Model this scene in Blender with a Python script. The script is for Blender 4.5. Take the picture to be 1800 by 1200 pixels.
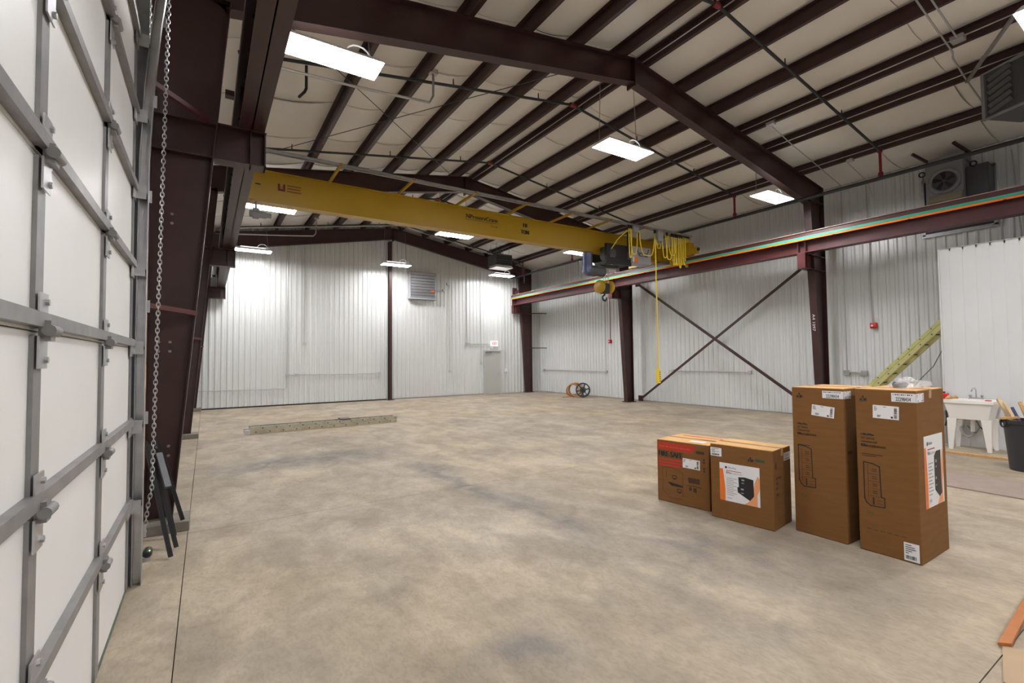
import bpy, bmesh, math, random
from math import sin, cos, pi, radians as R
from mathutils import Vector as V, Matrix
random.seed(7)
for o in list(bpy.data.objects): bpy.data.objects.remove(o)
scn = bpy.context.scene
col = scn.collection

# ---------------------------------------------------------------- camera, world, exposure
CAM_H = 1.75
yaw, pit, rol = 0.57101, 0.0353654, -0.0095775
Fw = V((sin(yaw)*cos(pit), cos(yaw)*cos(pit), sin(pit)))
Rt = V((cos(yaw), -sin(yaw), 0)); Up = Rt.cross(Fw)
R2 = Rt*cos(rol) + Up*sin(rol); U2 = -Rt*sin(rol) + Up*cos(rol)
cd = bpy.data.cameras.new('camera'); cam = bpy.data.objects.new('camera', cd); col.objects.link(cam)
cd.sensor_width = 36; cd.lens = 836.66/1800*36; cd.clip_start = 0.05; cd.clip_end = 200
M = Matrix((R2, U2, -Fw)).transposed().to_4x4(); M.translation = V((0, 0, CAM_H)); cam.matrix_world = M
scn.camera = cam
w = bpy.data.worlds.new('world'); scn.world = w; w.use_nodes = True
w.node_tree.nodes['Background'].inputs[0].default_value = (0.9, 0.93, 1, 1)
w.node_tree.nodes['Background'].inputs[1].default_value = 0.05
vs = scn.view_settings
vs.view_transform = 'Standard'; vs.look = 'None'; vs.gamma = 1; vs.use_curve_mapping = False
vs.exposure = 1.75
LAMP_DOWN, LAMP_UP = 26.0, 2.5

# ---------------------------------------------------------------- main dimensions
XL, XR = -0.62, 14.80          # inner faces of the long walls
YB, YF = -5.0, 20.42           # back and far walls
XM = 6.84                      # ridge
Y1, Y2, Y3 = 6.30, 13.30, 20.22
FRAMES = (Y1, Y2, Y3)
def zrt(x): return 7.48 - .16*abs(x-XM)        # rafter top = purlin bottom
def zrb(x): return 7.02 - .183*abs(x-XM)       # rafter bottom
def zc(x): return 7.73 - .16*abs(x-XM)         # insulation at purlin tops

# ---------------------------------------------------------------- materials
def mat(name, c, rough=.5, metal=0., var=.0, scale=4., bump=0., bscale=60., emit=None, spec=.5, stretch=None, alpha=None, trans=0.):
    m = bpy.data.materials.new(name); m.use_nodes = True; nt = m.node_tree; b = nt.nodes['Principled BSDF']
    b.inputs['Roughness'].default_value = rough; b.inputs['Metallic'].default_value = metal
    b.inputs['Specular IOR Level'].default_value = spec
    b.inputs['Base Color'].default_value = (*c, 1)
    if trans: b.inputs['Transmission Weight'].default_value = trans
    if alpha is not None: b.inputs['Alpha'].default_value = alpha
    tc = nt.nodes.new('ShaderNodeTexCoord'); mp = nt.nodes.new('ShaderNodeMapping')
    nt.links.new(tc.outputs['Object'], mp.inputs[0])
    if stretch: mp.inputs['Scale'].default_value = stretch
    if var:
        n = nt.nodes.new('ShaderNodeTexNoise'); n.inputs['Scale'].default_value = scale; n.inputs['Detail'].default_value = 6
        r = nt.nodes.new('ShaderNodeValToRGB'); nt.links.new(mp.outputs[0], n.inputs[0]); nt.links.new(n.outputs[0], r.inputs[0])
        r.color_ramp.elements[0].position = .3; r.color_ramp.elements[1].position = .7
        r.color_ramp.elements[0].color = (*[max(0, x*(1-var)) for x in c], 1); r.color_ramp.elements[1].color = (*[min(1, x*(1+var)) for x in c], 1)
        nt.links.new(r.outputs[0], b.inputs['Base Color'])
    if bump:
        n2 = nt.nodes.new('ShaderNodeTexNoise'); n2.inputs['Scale'].default_value = bscale; n2.inputs['Detail'].default_value = 4
        bp = nt.nodes.new('ShaderNodeBump'); bp.inputs['Strength'].default_value = bump; bp.inputs['Distance'].default_value = .01
        nt.links.new(mp.outputs[0], n2.inputs[0]); nt.links.new(n2.outputs[0], bp.inputs['Height']); nt.links.new(bp.outputs[0], b.inputs['Normal'])
    if emit:
        b.inputs['Emission Color'].default_value = (*emit[0], 1); b.inputs['Emission Strength'].default_value = emit[1]
    return m

def concrete():
    m = bpy.data.materials.new('sealed concrete'); m.use_nodes = True; nt = m.node_tree; b = nt.nodes['Principled BSDF']; L = nt.links.new
    g = nt.nodes.new('ShaderNodeNewGeometry')
    def noise(s, d, x=None, dist=0.):
        n = nt.nodes.new('ShaderNodeTexNoise'); n.inputs['Scale'].default_value = s; n.inputs['Detail'].default_value = d
        n.inputs['Distortion'].default_value = dist
        if x:
            mp = nt.nodes.new('ShaderNodeMapping'); mp.inputs['Scale'].default_value = x; L(g.outputs['Position'], mp.inputs[0]); L(mp.outputs[0], n.inputs[0])
        else: L(g.outputs['Position'], n.inputs[0])
        return n
    def ramp(src, p0, c0, p1, c1):
        r = nt.nodes.new('ShaderNodeValToRGB'); e = r.color_ramp.elements
        e[0].position = p0; e[0].color = (*c0, 1); e[1].position = p1; e[1].color = (*c1, 1); L(src, r.inputs[0]); return r
    def mix(f, a, c, t='MIX'):
        x = nt.nodes.new('ShaderNodeMix'); x.data_type = 'RGBA'; x.blend_type = t
        if isinstance(f, float): x.inputs[0].default_value = f
        else: L(f, x.inputs[0])
        L(a, x.inputs[6]); L(c, x.inputs[7]); return x
    a = ramp(noise(.7, 9, dist=.5).outputs[0], .30, (.325, .266, .194), .70, (.455, .380, .286))
    s = ramp(noise(2.6, 12, (1, .6, 1), .7).outputs[0], .36, (.74, .73, .72), .62, (1.04, 1.04, 1.04))
    c1 = mix(.85, a.outputs[0], s.outputs[0], 'MULTIPLY')
    hue = ramp(noise(.35, 4).outputs[0], .38, (.98, 1.0, 1.05), .62, (1.03, 1.0, .94))
    c1 = mix(.8, c1.outputs[2], hue.outputs[0], 'MULTIPLY')
    # tyre tracks and grime: soft bands and blobs broken up by noise
    sep = nt.nodes.new('ShaderNodeSeparateXYZ'); L(g.outputs['Position'], sep.inputs[0])
    def M(op, p, q=None, r=None):
        n = nt.nodes.new('ShaderNodeMath'); n.operation = op
        for i, t in enumerate((p, q, r)):
            if t is None: continue
            if isinstance(t, (int, float)): n.inputs[i].default_value = t
            else: L(t, n.inputs[i])
        return n.outputs[0]
    def soft(v, lo, hi):     # 1 at lo, 0 at hi
        n = nt.nodes.new('ShaderNodeMapRange'); n.interpolation_type = 'SMOOTHSTEP'; L(v, n.inputs[0])
        n.inputs[1].default_value = lo; n.inputs[2].default_value = hi; n.inputs[3].default_value = 1; n.inputs[4].default_value = 0; return n.outputs[0]
    wob = M('MULTIPLY', M('SUBTRACT', noise(.8, 4).outputs[0], .5), 1.3)
    X_, Y_ = M('ADD', sep.outputs[0], wob), M('ADD', sep.outputs[1], wob)
    b1 = M('MULTIPLY', soft(M('ABSOLUTE', M('SUBTRACT', X_, 3.08)), .02, .42), soft(M('ABSOLUTE', M('SUBTRACT', Y_, 5.6)), 1.6, 3.2))
    b2 = M('MULTIPLY', soft(M('ABSOLUTE', M('SUBTRACT', Y_, 9.0)), .05, .75), soft(M('ABSOLUTE', M('SUBTRACT', X_, 1.6)), .8, 2.2))
    def blob(cx, cy, r0, r1):
        d = M('SQRT', M('ADD', M('POWER', M('SUBTRACT', X_, cx), 2), M('POWER', M('SUBTRACT', Y_, cy), 2))); return soft(d, r0, r1)
    b3 = M('MULTIPLY', blob(3.9, 2.7, .3, 2.0), .75); b4 = M('MULTIPLY', blob(1.65, 2.4, .05, .45), .8); b5 = M('MULTIPLY', blob(2.6, 5.6, .2, 1.3), .35)
    grime = M('MAXIMUM', M('MAXIMUM', b1, b2), M('MAXIMUM', b3, M('MAXIMUM', b4, b5)))
    brk = ramp(noise(3.2, 10, (1, .7, 1), .8).outputs[0], .34, (0, 0, 0), .66, (1, 1, 1))
    gm = M('MULTIPLY', grime, M('ADD', M('MULTIPLY', brk.outputs[0], .8), .25))
    dk = nt.nodes.new('ShaderNodeRGB'); dk.outputs[0].default_value = (.175, .155, .14, 1)
    c2 = mix(gm, c1.outputs[2], dk.outputs[0])
    k = ramp(noise(8, 12, dist=.6).outputs[0], .33, (.90, .90, .90), .66, (1.05, 1.05, 1.04))
    c3 = mix(.8, c2.outputs[2], k.outputs[0], 'MULTIPLY')
    k2 = ramp(noise(26, 8, (1, .5, 1), 1.5).outputs[0], .38, (.86, .855, .85), .56, (1.02, 1.02, 1.02))
    c3 = mix(.8, c3.outputs[2], k2.outputs[0], 'MULTIPLY')
    L(c3.outputs[2], b.inputs['Base Color'])
    rr = ramp(noise(1.3, 6).outputs[0], .3, (.52,)*3, .7, (.72,)*3); L(rr.outputs[0], b.inputs['Roughness'])
    bp = nt.nodes.new('ShaderNodeBump'); bp.inputs['Strength'].default_value = .06; bp.inputs['Distance'].default_value = .01
    L(noise(14, 4).outputs[0], bp.inputs['Height']); L(bp.outputs[0], b.inputs['Normal'])
    b.inputs['Specular IOR Level'].default_value = .4
    return m

MT = {
 'concrete': concrete(),
 'joint': mat('joint filler', (.14, .11, .09), .9),
 'liner': mat('white liner steel', (.64, .655, .645), .25, .0, .02, 1.2),
 'backing': mat('wall backing', (.35, .35, .35), .8),
 'parti': mat('partition liner', (.68, .69, .695), .4, 0, .03, 1.),
 'ins': mat('vinyl insulation', (.74, .70, .64), .42, 0, .05, .9, .25, 2.2),
 'steel': mat('red oxide steel', (.044, .0165, .015), .42, 0, .18, 3.),
 'steel_lit': mat('lit red oxide steel', (.090, .025, .026), .42, 0, .18, 3.),  # lighter copy of the frame steel, lamp light put into its colour
 'rail': mat('rail steel', (.12, .10, .10), .4, .7),
 'yellow': mat('crane yellow paint', (.42, .25, .005), .38, 0, .05, 1.),
 'yellow2': mat('yellow cable', (.85, .62, .04), .45),
 'galv': mat('galvanised steel', (.50, .50, .51), .38, .85, .12, 8.),
 'galv2': mat('door hardware', (.235, .228, .225), .42, .25, .15, 9.),
 'conduit': mat('conduit', (.48, .47, .45), .4, .6),
 'doorwhite': mat('door panel white', (.76, .75, .73), .42, 0, .02, 2.),
 'gasket': mat('door edge gasket', (.09, .12, .09), .7),
 'blackpipe': mat('black pipe', (.022, .024, .024), .45),
 'redpaint': mat('red fitting', (.20, .016, .024), .4),
 'black': mat('black', (.015, .015, .016), .5),
 'darkgrey': mat('dark grey', (.07, .07, .075), .5, 0, .1, 6),
 'midgrey': mat('mid grey', (.22, .22, .23), .5),
 'greybox': mat('grey enamel', (.36, .37, .38), .4),
 'motor': mat('blue grey motor', (.10, .11, .20), .35, .3),
 'card': mat('cardboard', (.208, .098, .031), .8, 0, .06, 5., .15, 90., spec=.2, stretch=(1, 1, 6)),
 'card_lit': mat('lit cardboard', (.62, .37, .16), .8, 0, .06, 5., spec=.2),  # same cardboard on the top faces, overhead light put into the colour
 'tape': mat('packing tape', (.40, .22, .08), .25),
 'paper': mat('paper label', (.80, .80, .82), .5),
 'ink': mat('black ink', (.02, .018, .018), .6),
 'inkfaint': mat('faint ink', (.065, .028, .012), .7),
 'inkgrey': mat('grey ink', (.35, .35, .37), .6),
 'inkred': mat('red ink', (.50, .035, .02), .6),
 'logored': mat('dark red logo', (.16, .012, .025), .6),
 'inkgreen': mat('green ink', (.03, .08, .03), .6),
 'orange': mat('orange print', (.85, .19, .02), .5),
 'orange2': mat('pale orange print', (.85, .36, .16), .5),
 'busgreen': mat('green bus bar', (.03, .42, .26), .4),
 'busorange': mat('orange bus bar', (.85, .20, .02), .4),
 'bussteel': mat('bus bar cover', (.45, .33, .25), .4),
 'exit': mat('exit sign white', (.85, .85, .85), .4, emit=((1, .95, .95), .12)),
 'exitred': mat('exit sign red', (.8, .03, .05), .4, emit=((1, .08, .12), .2)),
 'doorgrey': mat('grey door', (.47, .47, .44), .45),
 'frame': mat('door frame', (.55, .55, .52), .45),
 'lens': mat('lamp lens', (.9, .9, .9), .3, emit=((.99, .985, 1), LAMP_DOWN)),
 'uplens': mat('lamp uplight', (.9, .9, .9), .3, emit=((.99, .985, 1), LAMP_UP)),
 'lampbody': mat('lamp housing white', (.80, .79, .80), .35),
 'cord': mat('white cord', (.75, .75, .73), .5),
 'wire': mat('wire rope', (.30, .30, .30), .4, .7),
 'wood': mat('pine', (.55, .31, .12), .6, 0, .2, 6., stretch=(1, 8, 8)),
 'woodred': mat('orange stained board', (.44, .155, .045), .5, 0, .15, 5.),
 'woodpale': mat('pale wood', (.62, .47, .28), .6, 0, .2, 6.),
 'bluewood': mat('blue painted board', (.07, .09, .22), .6),
 'mdf': mat('brown board', (.29, .225, .19), .8, 0, .08, 6.),
 'sheet': mat('tan board sheet', (.40, .285, .175), .8, 0, .06, 4.),
 'plastic': mat('white tub plastic', (.80, .77, .73), .35),
 'chrome': mat('chrome', (.7, .7, .72), .12, 1.),
 'bin': mat('dark grey bin plastic', (.028, .030, .031), .5),
 'fibre': mat('yellow green fibreglass', (.44, .43, .17), .45, 0, .08, 4.),
 'fibreold': mat('weathered fibreglass', (.46, .41, .29), .55, 0, .2, 5.),
 'alu': mat('aluminium', (.6, .6, .6), .35, .8),
 'hoseo': mat('orange hose', (.50, .13, .03), .5),
 'hosetan': mat('tan hose', (.55, .38, .16), .5),
 'hoseg': mat('green hose', (.05, .10, .06), .5),
 'reel': mat('blue black reel', (.02, .03, .05), .4),
 'bag': mat('clear plastic bag', (.85, .87, .9), .3, alpha=.25),
 'fabric': mat('tan work glove', (.55, .33, .14), .9),
 'redplastic': mat('red plastic', (.60, .02, .02), .4),
 'led': mat('green led', (.1, .6, .1), .4, emit=((.3, 1, .1), 2.)),
 'louvre': mat('louvre grey paint', (.40, .41, .43), .45, 0, .05, 4.),
 'panmetal': mat('tan sheet metal', (.22, .19, .12), .5),
 'pier': mat('grout pier', (.20, .175, .145), .8, 0, .15, 8.),
 'chalk': mat('white marker', (.75, .72, .72), .8),
}

# ---------------------------------------------------------------- builders
class MB:
    def __init__(s): s.v = []; s.f = []; s.smooth = False
    def add(s, vs, fs):
        n = len(s.v); s.v += [tuple(p) for p in vs]; s.f += [tuple(i+n for i in f) for f in fs]; return s
    def box(s, x0, y0, z0, x1, y1, z1):
        x0, x1 = sorted((x0, x1)); y0, y1 = sorted((y0, y1)); z0, z1 = sorted((z0, z1))
        return s.add([(x0,y0,z0),(x1,y0,z0),(x1,y1,z0),(x0,y1,z0),(x0,y0,z1),(x1,y0,z1),(x1,y1,z1),(x0,y1,z1)],
                     [(3,2,1,0),(4,5,6,7),(0,1,5,4),(1,2,6,5),(2,3,7,6),(3,0,4,7)])
    def hexa(s, a, b):      # two quads (bottom, top)
        return s.add(list(a)+list(b), [(3,2,1,0),(4,5,6,7),(0,1,5,4),(1,2,6,5),(2,3,7,6),(3,0,4,7)])
    def bar(s, p0, p1, wd, h, up=(0,0,1)):
        p0, p1 = V(p0), V(p1); d = (p1-p0).normalized(); up = V(up); sd = d.cross(up)
        if sd.length < 1e-4: sd = d.cross(V((1,0,0)))
        sd.normalize(); u = sd.cross(d)
        q = lambda p: [p-sd*wd/2-u*h/2, p+sd*wd/2-u*h/2, p+sd*wd/2+u*h/2, p-sd*wd/2+u*h/2]
        return s.hexa(q(p0), q(p1))
    def tube(s, pts, r, n=8, caps=True):
        pts = [V(p) for p in pts]; rings = []; prev = None
        for i, p in enumerate(pts):
            t = (pts[min(i+1, len(pts)-1)]-pts[max(i-1, 0)]).normalized()
            if prev is None:
                a = t.cross(V((0,0,1)));
                if a.length < 1e-3: a = t.cross(V((1,0,0)))
            else:
                a = prev-t*prev.dot(t)
                if a.length < 1e-4: a = t.cross(V((.3,.5,.8)))
            a.normalize(); prev = a; b = t.cross(a)
            rr = r[i] if isinstance(r, (list, tuple)) else r
            rings.append([p+a*rr*cos(2*pi*k/n)+b*rr*sin(2*pi*k/n) for k in range(n)])
        vs = [q for g in rings for q in g]; fs = []
        for i in range(len(pts)-1):
            for k in range(n): fs.append((i*n+k, i*n+(k+1)%n, (i+1)*n+(k+1)%n, (i+1)*n+k))
        if caps: fs += [tuple(reversed(range(n))), tuple((len(pts)-1)*n+k for k in range(n))]
        s.smooth = True
        return s.add(vs, fs)
    def lathe(s, c, axis, prof, n=20):   # prof: (radius, distance along axis)
        ax = V(axis).normalized(); a = ax.cross(V((0,0,1)))
        if a.length < 1e-3: a = ax.cross(V((1,0,0)))
        a.normalize(); b = ax.cross(a); c = V(c); vs = []; fs = []
        for r, h in prof:
            vs += [c+ax*h+(a*cos(2*pi*k/n)+b*sin(2*pi*k/n))*r for k in range(n)]
        for i in range(len(prof)-1):
            for k in range(n): fs.append((i*n+k, i*n+(k+1)%n, (i+1)*n+(k+1)%n, (i+1)*n+k))
        fs += [tuple(reversed(range(n))), tuple((len(prof)-1)*n+k for k in range(n))]
        s.smooth = True
        return s.add(vs, fs)
    def torus(s, c, axis, R0, r, n=24, m=8, a0=0., a1=2*pi):
        ax = V(axis).normalized(); a = ax.cross(V((0,0,1)))
        if a.length < 1e-3: a = ax.cross(V((1,0,0)))
        a.normalize(); b = ax.cross(a); c = V(c); full = abs(a1-a0-2*pi) < 1e-3
        k = n if full else n+1; vs = []; fs = []
        for i in range(k):
            t = a0+(a1-a0)*i/n; d = a*cos(t)+b*sin(t)
            for j in range(m):
                p = 2*pi*j/m; vs.append(c+d*(R0+r*cos(p))+ax*r*sin(p))
        for i in range(n):
            i2 = (i+1) % k
            for j in range(m): fs.append((i*m+j, i2*m+j, i2*m+(j+1)%m, i*m+(j+1)%m))
        s.smooth = True
        return s.add(vs, fs)
    def poly(s, pts, off):   # extruded polygon: pts list of 3D, off vector
        n = len(pts); o = V(off); a = [V(p) for p in pts]
        return s.add(a+[p+o for p in a], [tuple(reversed(range(n))), tuple(range(n, 2*n))]+[(i, (i+1)%n, n+(i+1)%n, n+i) for i in range(n)])
    def quad(s, a, b, c, d): return s.add([a, b, c, d], [(0,1,2,3)])

def root_loc(p):
    while p.parent: p = p.parent
    return p.location.copy()
def mesh_from(mb, name, off=V((0,0,0)), recalc=True):
    me = bpy.data.meshes.new(name)
    me.from_pydata([tuple(V(p)-off) for p in mb.v], [], mb.f); me.update()
    if recalc:
        bm = bmesh.new(); bm.from_mesh(me); bmesh.ops.recalc_face_normals(bm, faces=bm.faces); bm.to_mesh(me); bm.free()
    if mb.smooth:
        for p in me.polygons: p.use_smooth = True
        try: me.set_sharp_from_angle(angle=R(40))
        except Exception: pass
    return me
PRINTS = {'cabinet_sketch', 'picture_handles', 'side_print', 'marking', 'dark_print', 'fine_print', 'label_print', 'faint_print', 'cabinet_drawers', 'band_lettering', 'dealer_logo'}
def obj(name, mb, m, parent=None, world=True, bevel=0., recalc=True):
    off = root_loc(parent) if (parent and world) else V((0,0,0))
    me = mb if isinstance(mb, bpy.types.Mesh) else mesh_from(mb, name, off, recalc)
    if not len(me.materials): me.materials.append(MT[m])
    o = bpy.data.objects.new(name, me); col.objects.link(o)
    if parent: o.parent = parent
    if name in PRINTS: o['kind'] = 'stuff'
    if bevel:
        b = o.modifiers.new('bevel', 'BEVEL'); b.width = bevel; b.segments = 2; b.limit_method = 'ANGLE'
    return o
def tag(o, label=None, cat=None, group=None, kind=None):
    if label: o['label'] = label
    if cat: o['category'] = cat
    if group: o['group'] = group
    if kind: o['kind'] = kind
    return o
def thing(name, label, cat, loc=(0,0,0), rotz=0., group=None):
    o = bpy.data.objects.new(name, None); col.objects.link(o); o.empty_display_size = .1
    o.location = loc; o.rotation_euler = (0, 0, rotz); return tag(o, label, cat, group)
def single(name, mb, m, label, cat, group=None, bevel=0.):
    xs = [p[0] for p in mb.v]; ys = [p[1] for p in mb.v]; zs = [p[2] for p in mb.v]
    off = V(((min(xs)+max(xs))/2, (min(ys)+max(ys))/2, min(zs)))
    o = obj(name, mesh_from(mb, name, off), m, bevel=bevel); o.location = off
    return tag(o, label, cat, group)
def text_faces(s, size, sx=1.):
    c = bpy.data.curves.new('t', 'FONT'); c.body = s; c.size = size; c.resolution_u = 2
    o = bpy.data.objects.new('t', c); me = bpy.data.meshes.new_from_object(o)
    vs = [(v.co.x*sx, v.co.y) for v in me.vertices]; fs = [tuple(p.vertices) for p in me.polygons]
    bpy.data.objects.remove(o); bpy.data.curves.remove(c); bpy.data.meshes.remove(me)
    return vs, fs
class Face:               # a 2-D drawing frame on a flat face
    def __init__(s, o, u, v): s.o = V(o); s.u = V(u).normalized(); s.v = V(v).normalized(); s.n = s.u.cross(s.v)
    def p(s, a, b, h=0.): return s.o+s.u*a+s.v*b+s.n*h
    def rect(s, mb, x0, y0, x1, y1, h=.001, t=0., rot=0.):
        cx, cy = (x0+x1)/2, (y0+y1)/2; c, q = cos(rot), sin(rot)
        P = lambda a, b: (cx+(a-cx)*c-(b-cy)*q, cy+(a-cx)*q+(b-cy)*c)
        pts = [P(x0,y0), P(x1,y0), P(x1,y1), P(x0,y1)]
        if t: mb.hexa([s.p(a,b,h-t) for a,b in pts], [s.p(a,b,h) for a,b in pts])
        else: mb.add([s.p(a,b,h) for a,b in pts], [(0,1,2,3)])
    def poly(s, mb, pts, h=.001): mb.add([s.p(a,b,h) for a,b in pts], [tuple(range(len(pts)))])
    def line(s, mb, pts, wd, h=.001):
        for (a,b),(c,d) in zip(pts, pts[1:]):
            L = math.hypot(c-a, d-b) or 1; nx, ny = -(d-b)/L*wd/2, (c-a)/L*wd/2; ex, ey = (c-a)/L*wd/2, (d-b)/L*wd/2
            mb.add([s.p(a+nx-ex,b+ny-ey,h), s.p(a-nx-ex,b-ny-ey,h), s.p(c-nx+ex,d-ny+ey,h), s.p(c+nx+ex,d+ny+ey,h)], [(0,1,2,3)])
    def text(s, mb, t, x, y, size, width=None, h=.001, rot=0., bold=0.):
        vs, fs = text_faces(t, size)
        if not vs: return
        w0 = max(v[0] for v in vs); sx = (width/w0) if width else 1.
        c, q = cos(rot), sin(rot)
        for dx in ((0,) if not bold else (-bold, 0, bold)):
            mb.add([s.p(x+(a*sx+dx)*c-b*q, y+(a*sx+dx)*q+b*c, h+abs(dx)*.001) for a,b in vs], fs)

# ================================================================ SETTING
# ---- floor: base + concrete slabs with saw-cut joints
fl = obj('floor', MB().box(XL-.3, YB-.2, -.25, XR+.3, YF+.3, -.05), 'joint'); tag(fl, kind='structure')
xs = [XL-.2, -.14, 7.33, XR+.2]; ys = [YB-.1, .85, 5.93, 11.0, 16.1, YF+.2]; g = .003
for i in range(3):
    for j in range(5):
        obj('slab', MB().box(xs[i]+(g if i == 1 else 0)+(0 if i else 0)+ (0.0015 if i==2 else 0), ys[j]+g, -.05, xs[i+1]-(g if i == 0 else .0015), ys[j+1]-g, 0), 'concrete', fl)

# ---- ribbed steel liner panels
PITCH, DEP, NR = .19, .030, 5
PROF = ((0, 0), (.055, 0), (.080, 1), (.130, 1), (.155, 0))
GROOVE = ((0, 0), (.082, 0), (.085, -1), (.103, -1), (.106, 0))
def ribbed(u0, u1, ztop, zbot, place, dep=DEP, pitch=PITCH, prof=PROF):
    us = []; k = math.floor(u0/pitch)-1
    while k*pitch < u1+pitch:
        b = k*pitch
        for du, d in prof: us.append((b+du, d*dep))
        k += 1
    us = [(u, d) for u, d in us if u0-1e-6 <= u <= u1+1e-6]
    us = [(u0, 0)] + us + [(u1, 0)]
    mb = MB(); vs = []; fs = []
    for u, d in us:
        vs += [place(u, d, zbot), place(u, d, ztop(u))]
    for i in range(len(us)-1): fs.append((2*i, 2*i+2, 2*i+3, 2*i+1))
    mb.add(vs, fs); return mb
def wall_run(parent, u0, u1, ztop, zbot, place, m='liner', width=PITCH*NR, dep=DEP, prof=PROF):
    k = math.floor(u0/width); u = u0
    while u < u1-1e-3:
        e = min((k+1)*width, u1); k += 1
        if e-u > .01: obj('panel', ribbed(u, e, ztop, zbot, place, dep, prof=prof), m, parent, recalc=False)
        u = e
H_SIDE_R = zc(XR)-.01; H_SIDE_L = zc(XL)-.01
wr = tag(obj('wall_right', MB().box(XR+.03, YB, 0, XR+.13, YF+.13, H_SIDE_R+.05), 'backing'), kind='structure')
wall_run(wr, 2.0, YF, lambda u: H_SIDE_R, .03, lambda u, d, z: (XR+.025-d, u, z))
wf = obj('wall_far', MB().poly([(XL, YF+.03, 0), (XR, YF+.03, 0), (XR, YF+.03, zc(XR)), (XM, YF+.03, zc(XM)), (XL, YF+.03, zc(XL))], (0, .1, 0)), 'backing'); tag(wf, kind='structure')
DX0, DX1, DH = 11.50, 12.40, 2.12     # personnel door
DOORW = 0.04
wall_run(wf, XL, DX0-DOORW, lambda u: zc(u)-.01, .05, lambda u, d, z: (u, YF+.025-d, z))
wall_run(wf, DX0-DOORW, DX1+DOORW, lambda u: zc(u)-.01, DH+DOORW, lambda u, d, z: (u, YF+.025-d, z))
wall_run(wf, DX1+DOORW, XR, lambda u: zc(u)-.01, .02, lambda u, d, z: (u, YF+.025-d, z))
tag(obj('trim_1', MB().box(XL, YF-.012, 0, 6.6, YF+.025, .05), 'black'), kind='structure')
wl = obj('wall_left', MB().box(XL-.13, 4.95, 0, XL-.03, YF, H_SIDE_L).box(XL-.13, YB, 0, XL-.03, .3, H_SIDE_L).box(XL-.13, .3, 4.45, XL-.03, 4.95, H_SIDE_L), 'backing'); tag(wl, kind='structure')
wall_run(wl, 5.0, YF, lambda u: H_SIDE_L, .02, lambda u, d, z: (XL-.025+d, u, z))
wall_run(wl, .3, 5.0, lambda u: H_SIDE_L, 4.45, lambda u, d, z: (XL-.025+d, u, z))
wb = obj('wall_back', MB().poly([(XL, YB-.1, 0), (XR, YB-.1, 0), (XR, YB-.1, zc(XR)), (XM, YB-.1, zc(XM)), (XL, YB-.1, zc(XL))], (0, .1, 0)), 'liner'); tag(wb, kind='structure')
tag(obj('trim_3', MB().box(XR-.04, YF-.012, 0, XR+.02, YF+.02, zc(XR)-.02).box(XR-.012, YF-.04, 0, XR+.02, YF+.02, zc(XR)-.02), 'liner'), kind='structure')
# ---- interior room partition on the right (corner of a small room)
PX, PY, PZ = 12.14, 3.30, 3.81
wp = obj('wall_partition', MB().box(PX+.035, YB, 0, PX+.13, PY, PZ).box(PX+.035, PY-.1, 0, XR-.05, PY, PZ).box(PX+.035, YB, PZ-.05, XR-.05, PY, PZ), 'parti'); tag(wp, kind='structure')
wall_run(wp, .2, PY, lambda u: PZ, .01, lambda u, d, z: (PX+.03-d, u, z), 'parti', dep=.022, prof=GROOVE)
tag(obj('trim_2', MB().box(PX-.004, PY-.012, 0, PX+.045, PY+.004, PZ+.004).box(PX-.004, .2, PZ, PX+.06, PY, PZ+.006), 'parti'), kind='structure')

# ---- roof insulation: one blanket panel per roll, sagging between purlins
PURL = [0.62, 2.22, 3.32, 4.42, 5.52, 6.60, 7.20, 8.30, 9.40, 10.50, 11.57, 13.10]
PURL = [x-.035 for x in PURL]
ce = obj('ceiling', MB().poly([(XL-.1, YB, zc(XL-.1)+.12), (XM, YB, zc(XM)+.12), (XR+.1, YB, zc(XR+.1)+.12), (XR+.1, YB, zc(XR+.1)+.2), (XM, YB, zc(XM)+.2), (XL-.1, YB, zc(XL-.1)+.2)], (0, YF+.1-YB, 0)), 'backing'); tag(ce, kind='structure')
knots = [XL-.02]+PURL+[XR+.02]
ROLL = 1.75
yy = 20.40; rnd = random.Random(3)
while yy > YB:
    y1 = yy; y0 = max(yy-ROLL, YB); ny = 6; vs = []; fs = []; nx = 0; cols_ = []
    for a, b in zip(knots, knots[1:]):
        n = 6; sg = min(.07, .05*(b-a)) * rnd.uniform(.75, 1.2); ph = rnd.uniform(0, 6)
        for i in range(n): cols_.append((a+(b-a)*i/n, sin(pi*i/n), sg, ph))
    cols_.append((knots[-1], 0, 0, 0))
    for j in range(ny+1):
        y = y0+.004+(y1-y0-.008)*j/ny
        for x, s_, sg, ph in cols_:
            z = zc(x)+.015-s_*(sg+.014*sin(ph+j*1.1)) - (.018*s_ if j in (0, ny) else 0)
            vs.append((x, y, z))
    n = len(cols_)
    for j in range(ny):
        for i in range(n-1): fs.append((j*n+i, (j+1)*n+i, (j+1)*n+i+1, j*n+i+1))
    # seam lips hanging down at both roll edges
    for jj in (0, ny):
        base = len(vs)
        for i in range(n): p = vs[jj*n+i]; vs.append((p[0], p[1], p[2]-.022*cols_[i][1]))
        for i in range(n-1): fs.append((jj*n+i, jj*n+i+1, base+i+1, base+i))
    mb = MB(); mb.smooth = True; mb.add(vs, fs); obj('insulation_panel', mb, 'ins', ce, recalc=False)
    yy -= ROLL

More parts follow.
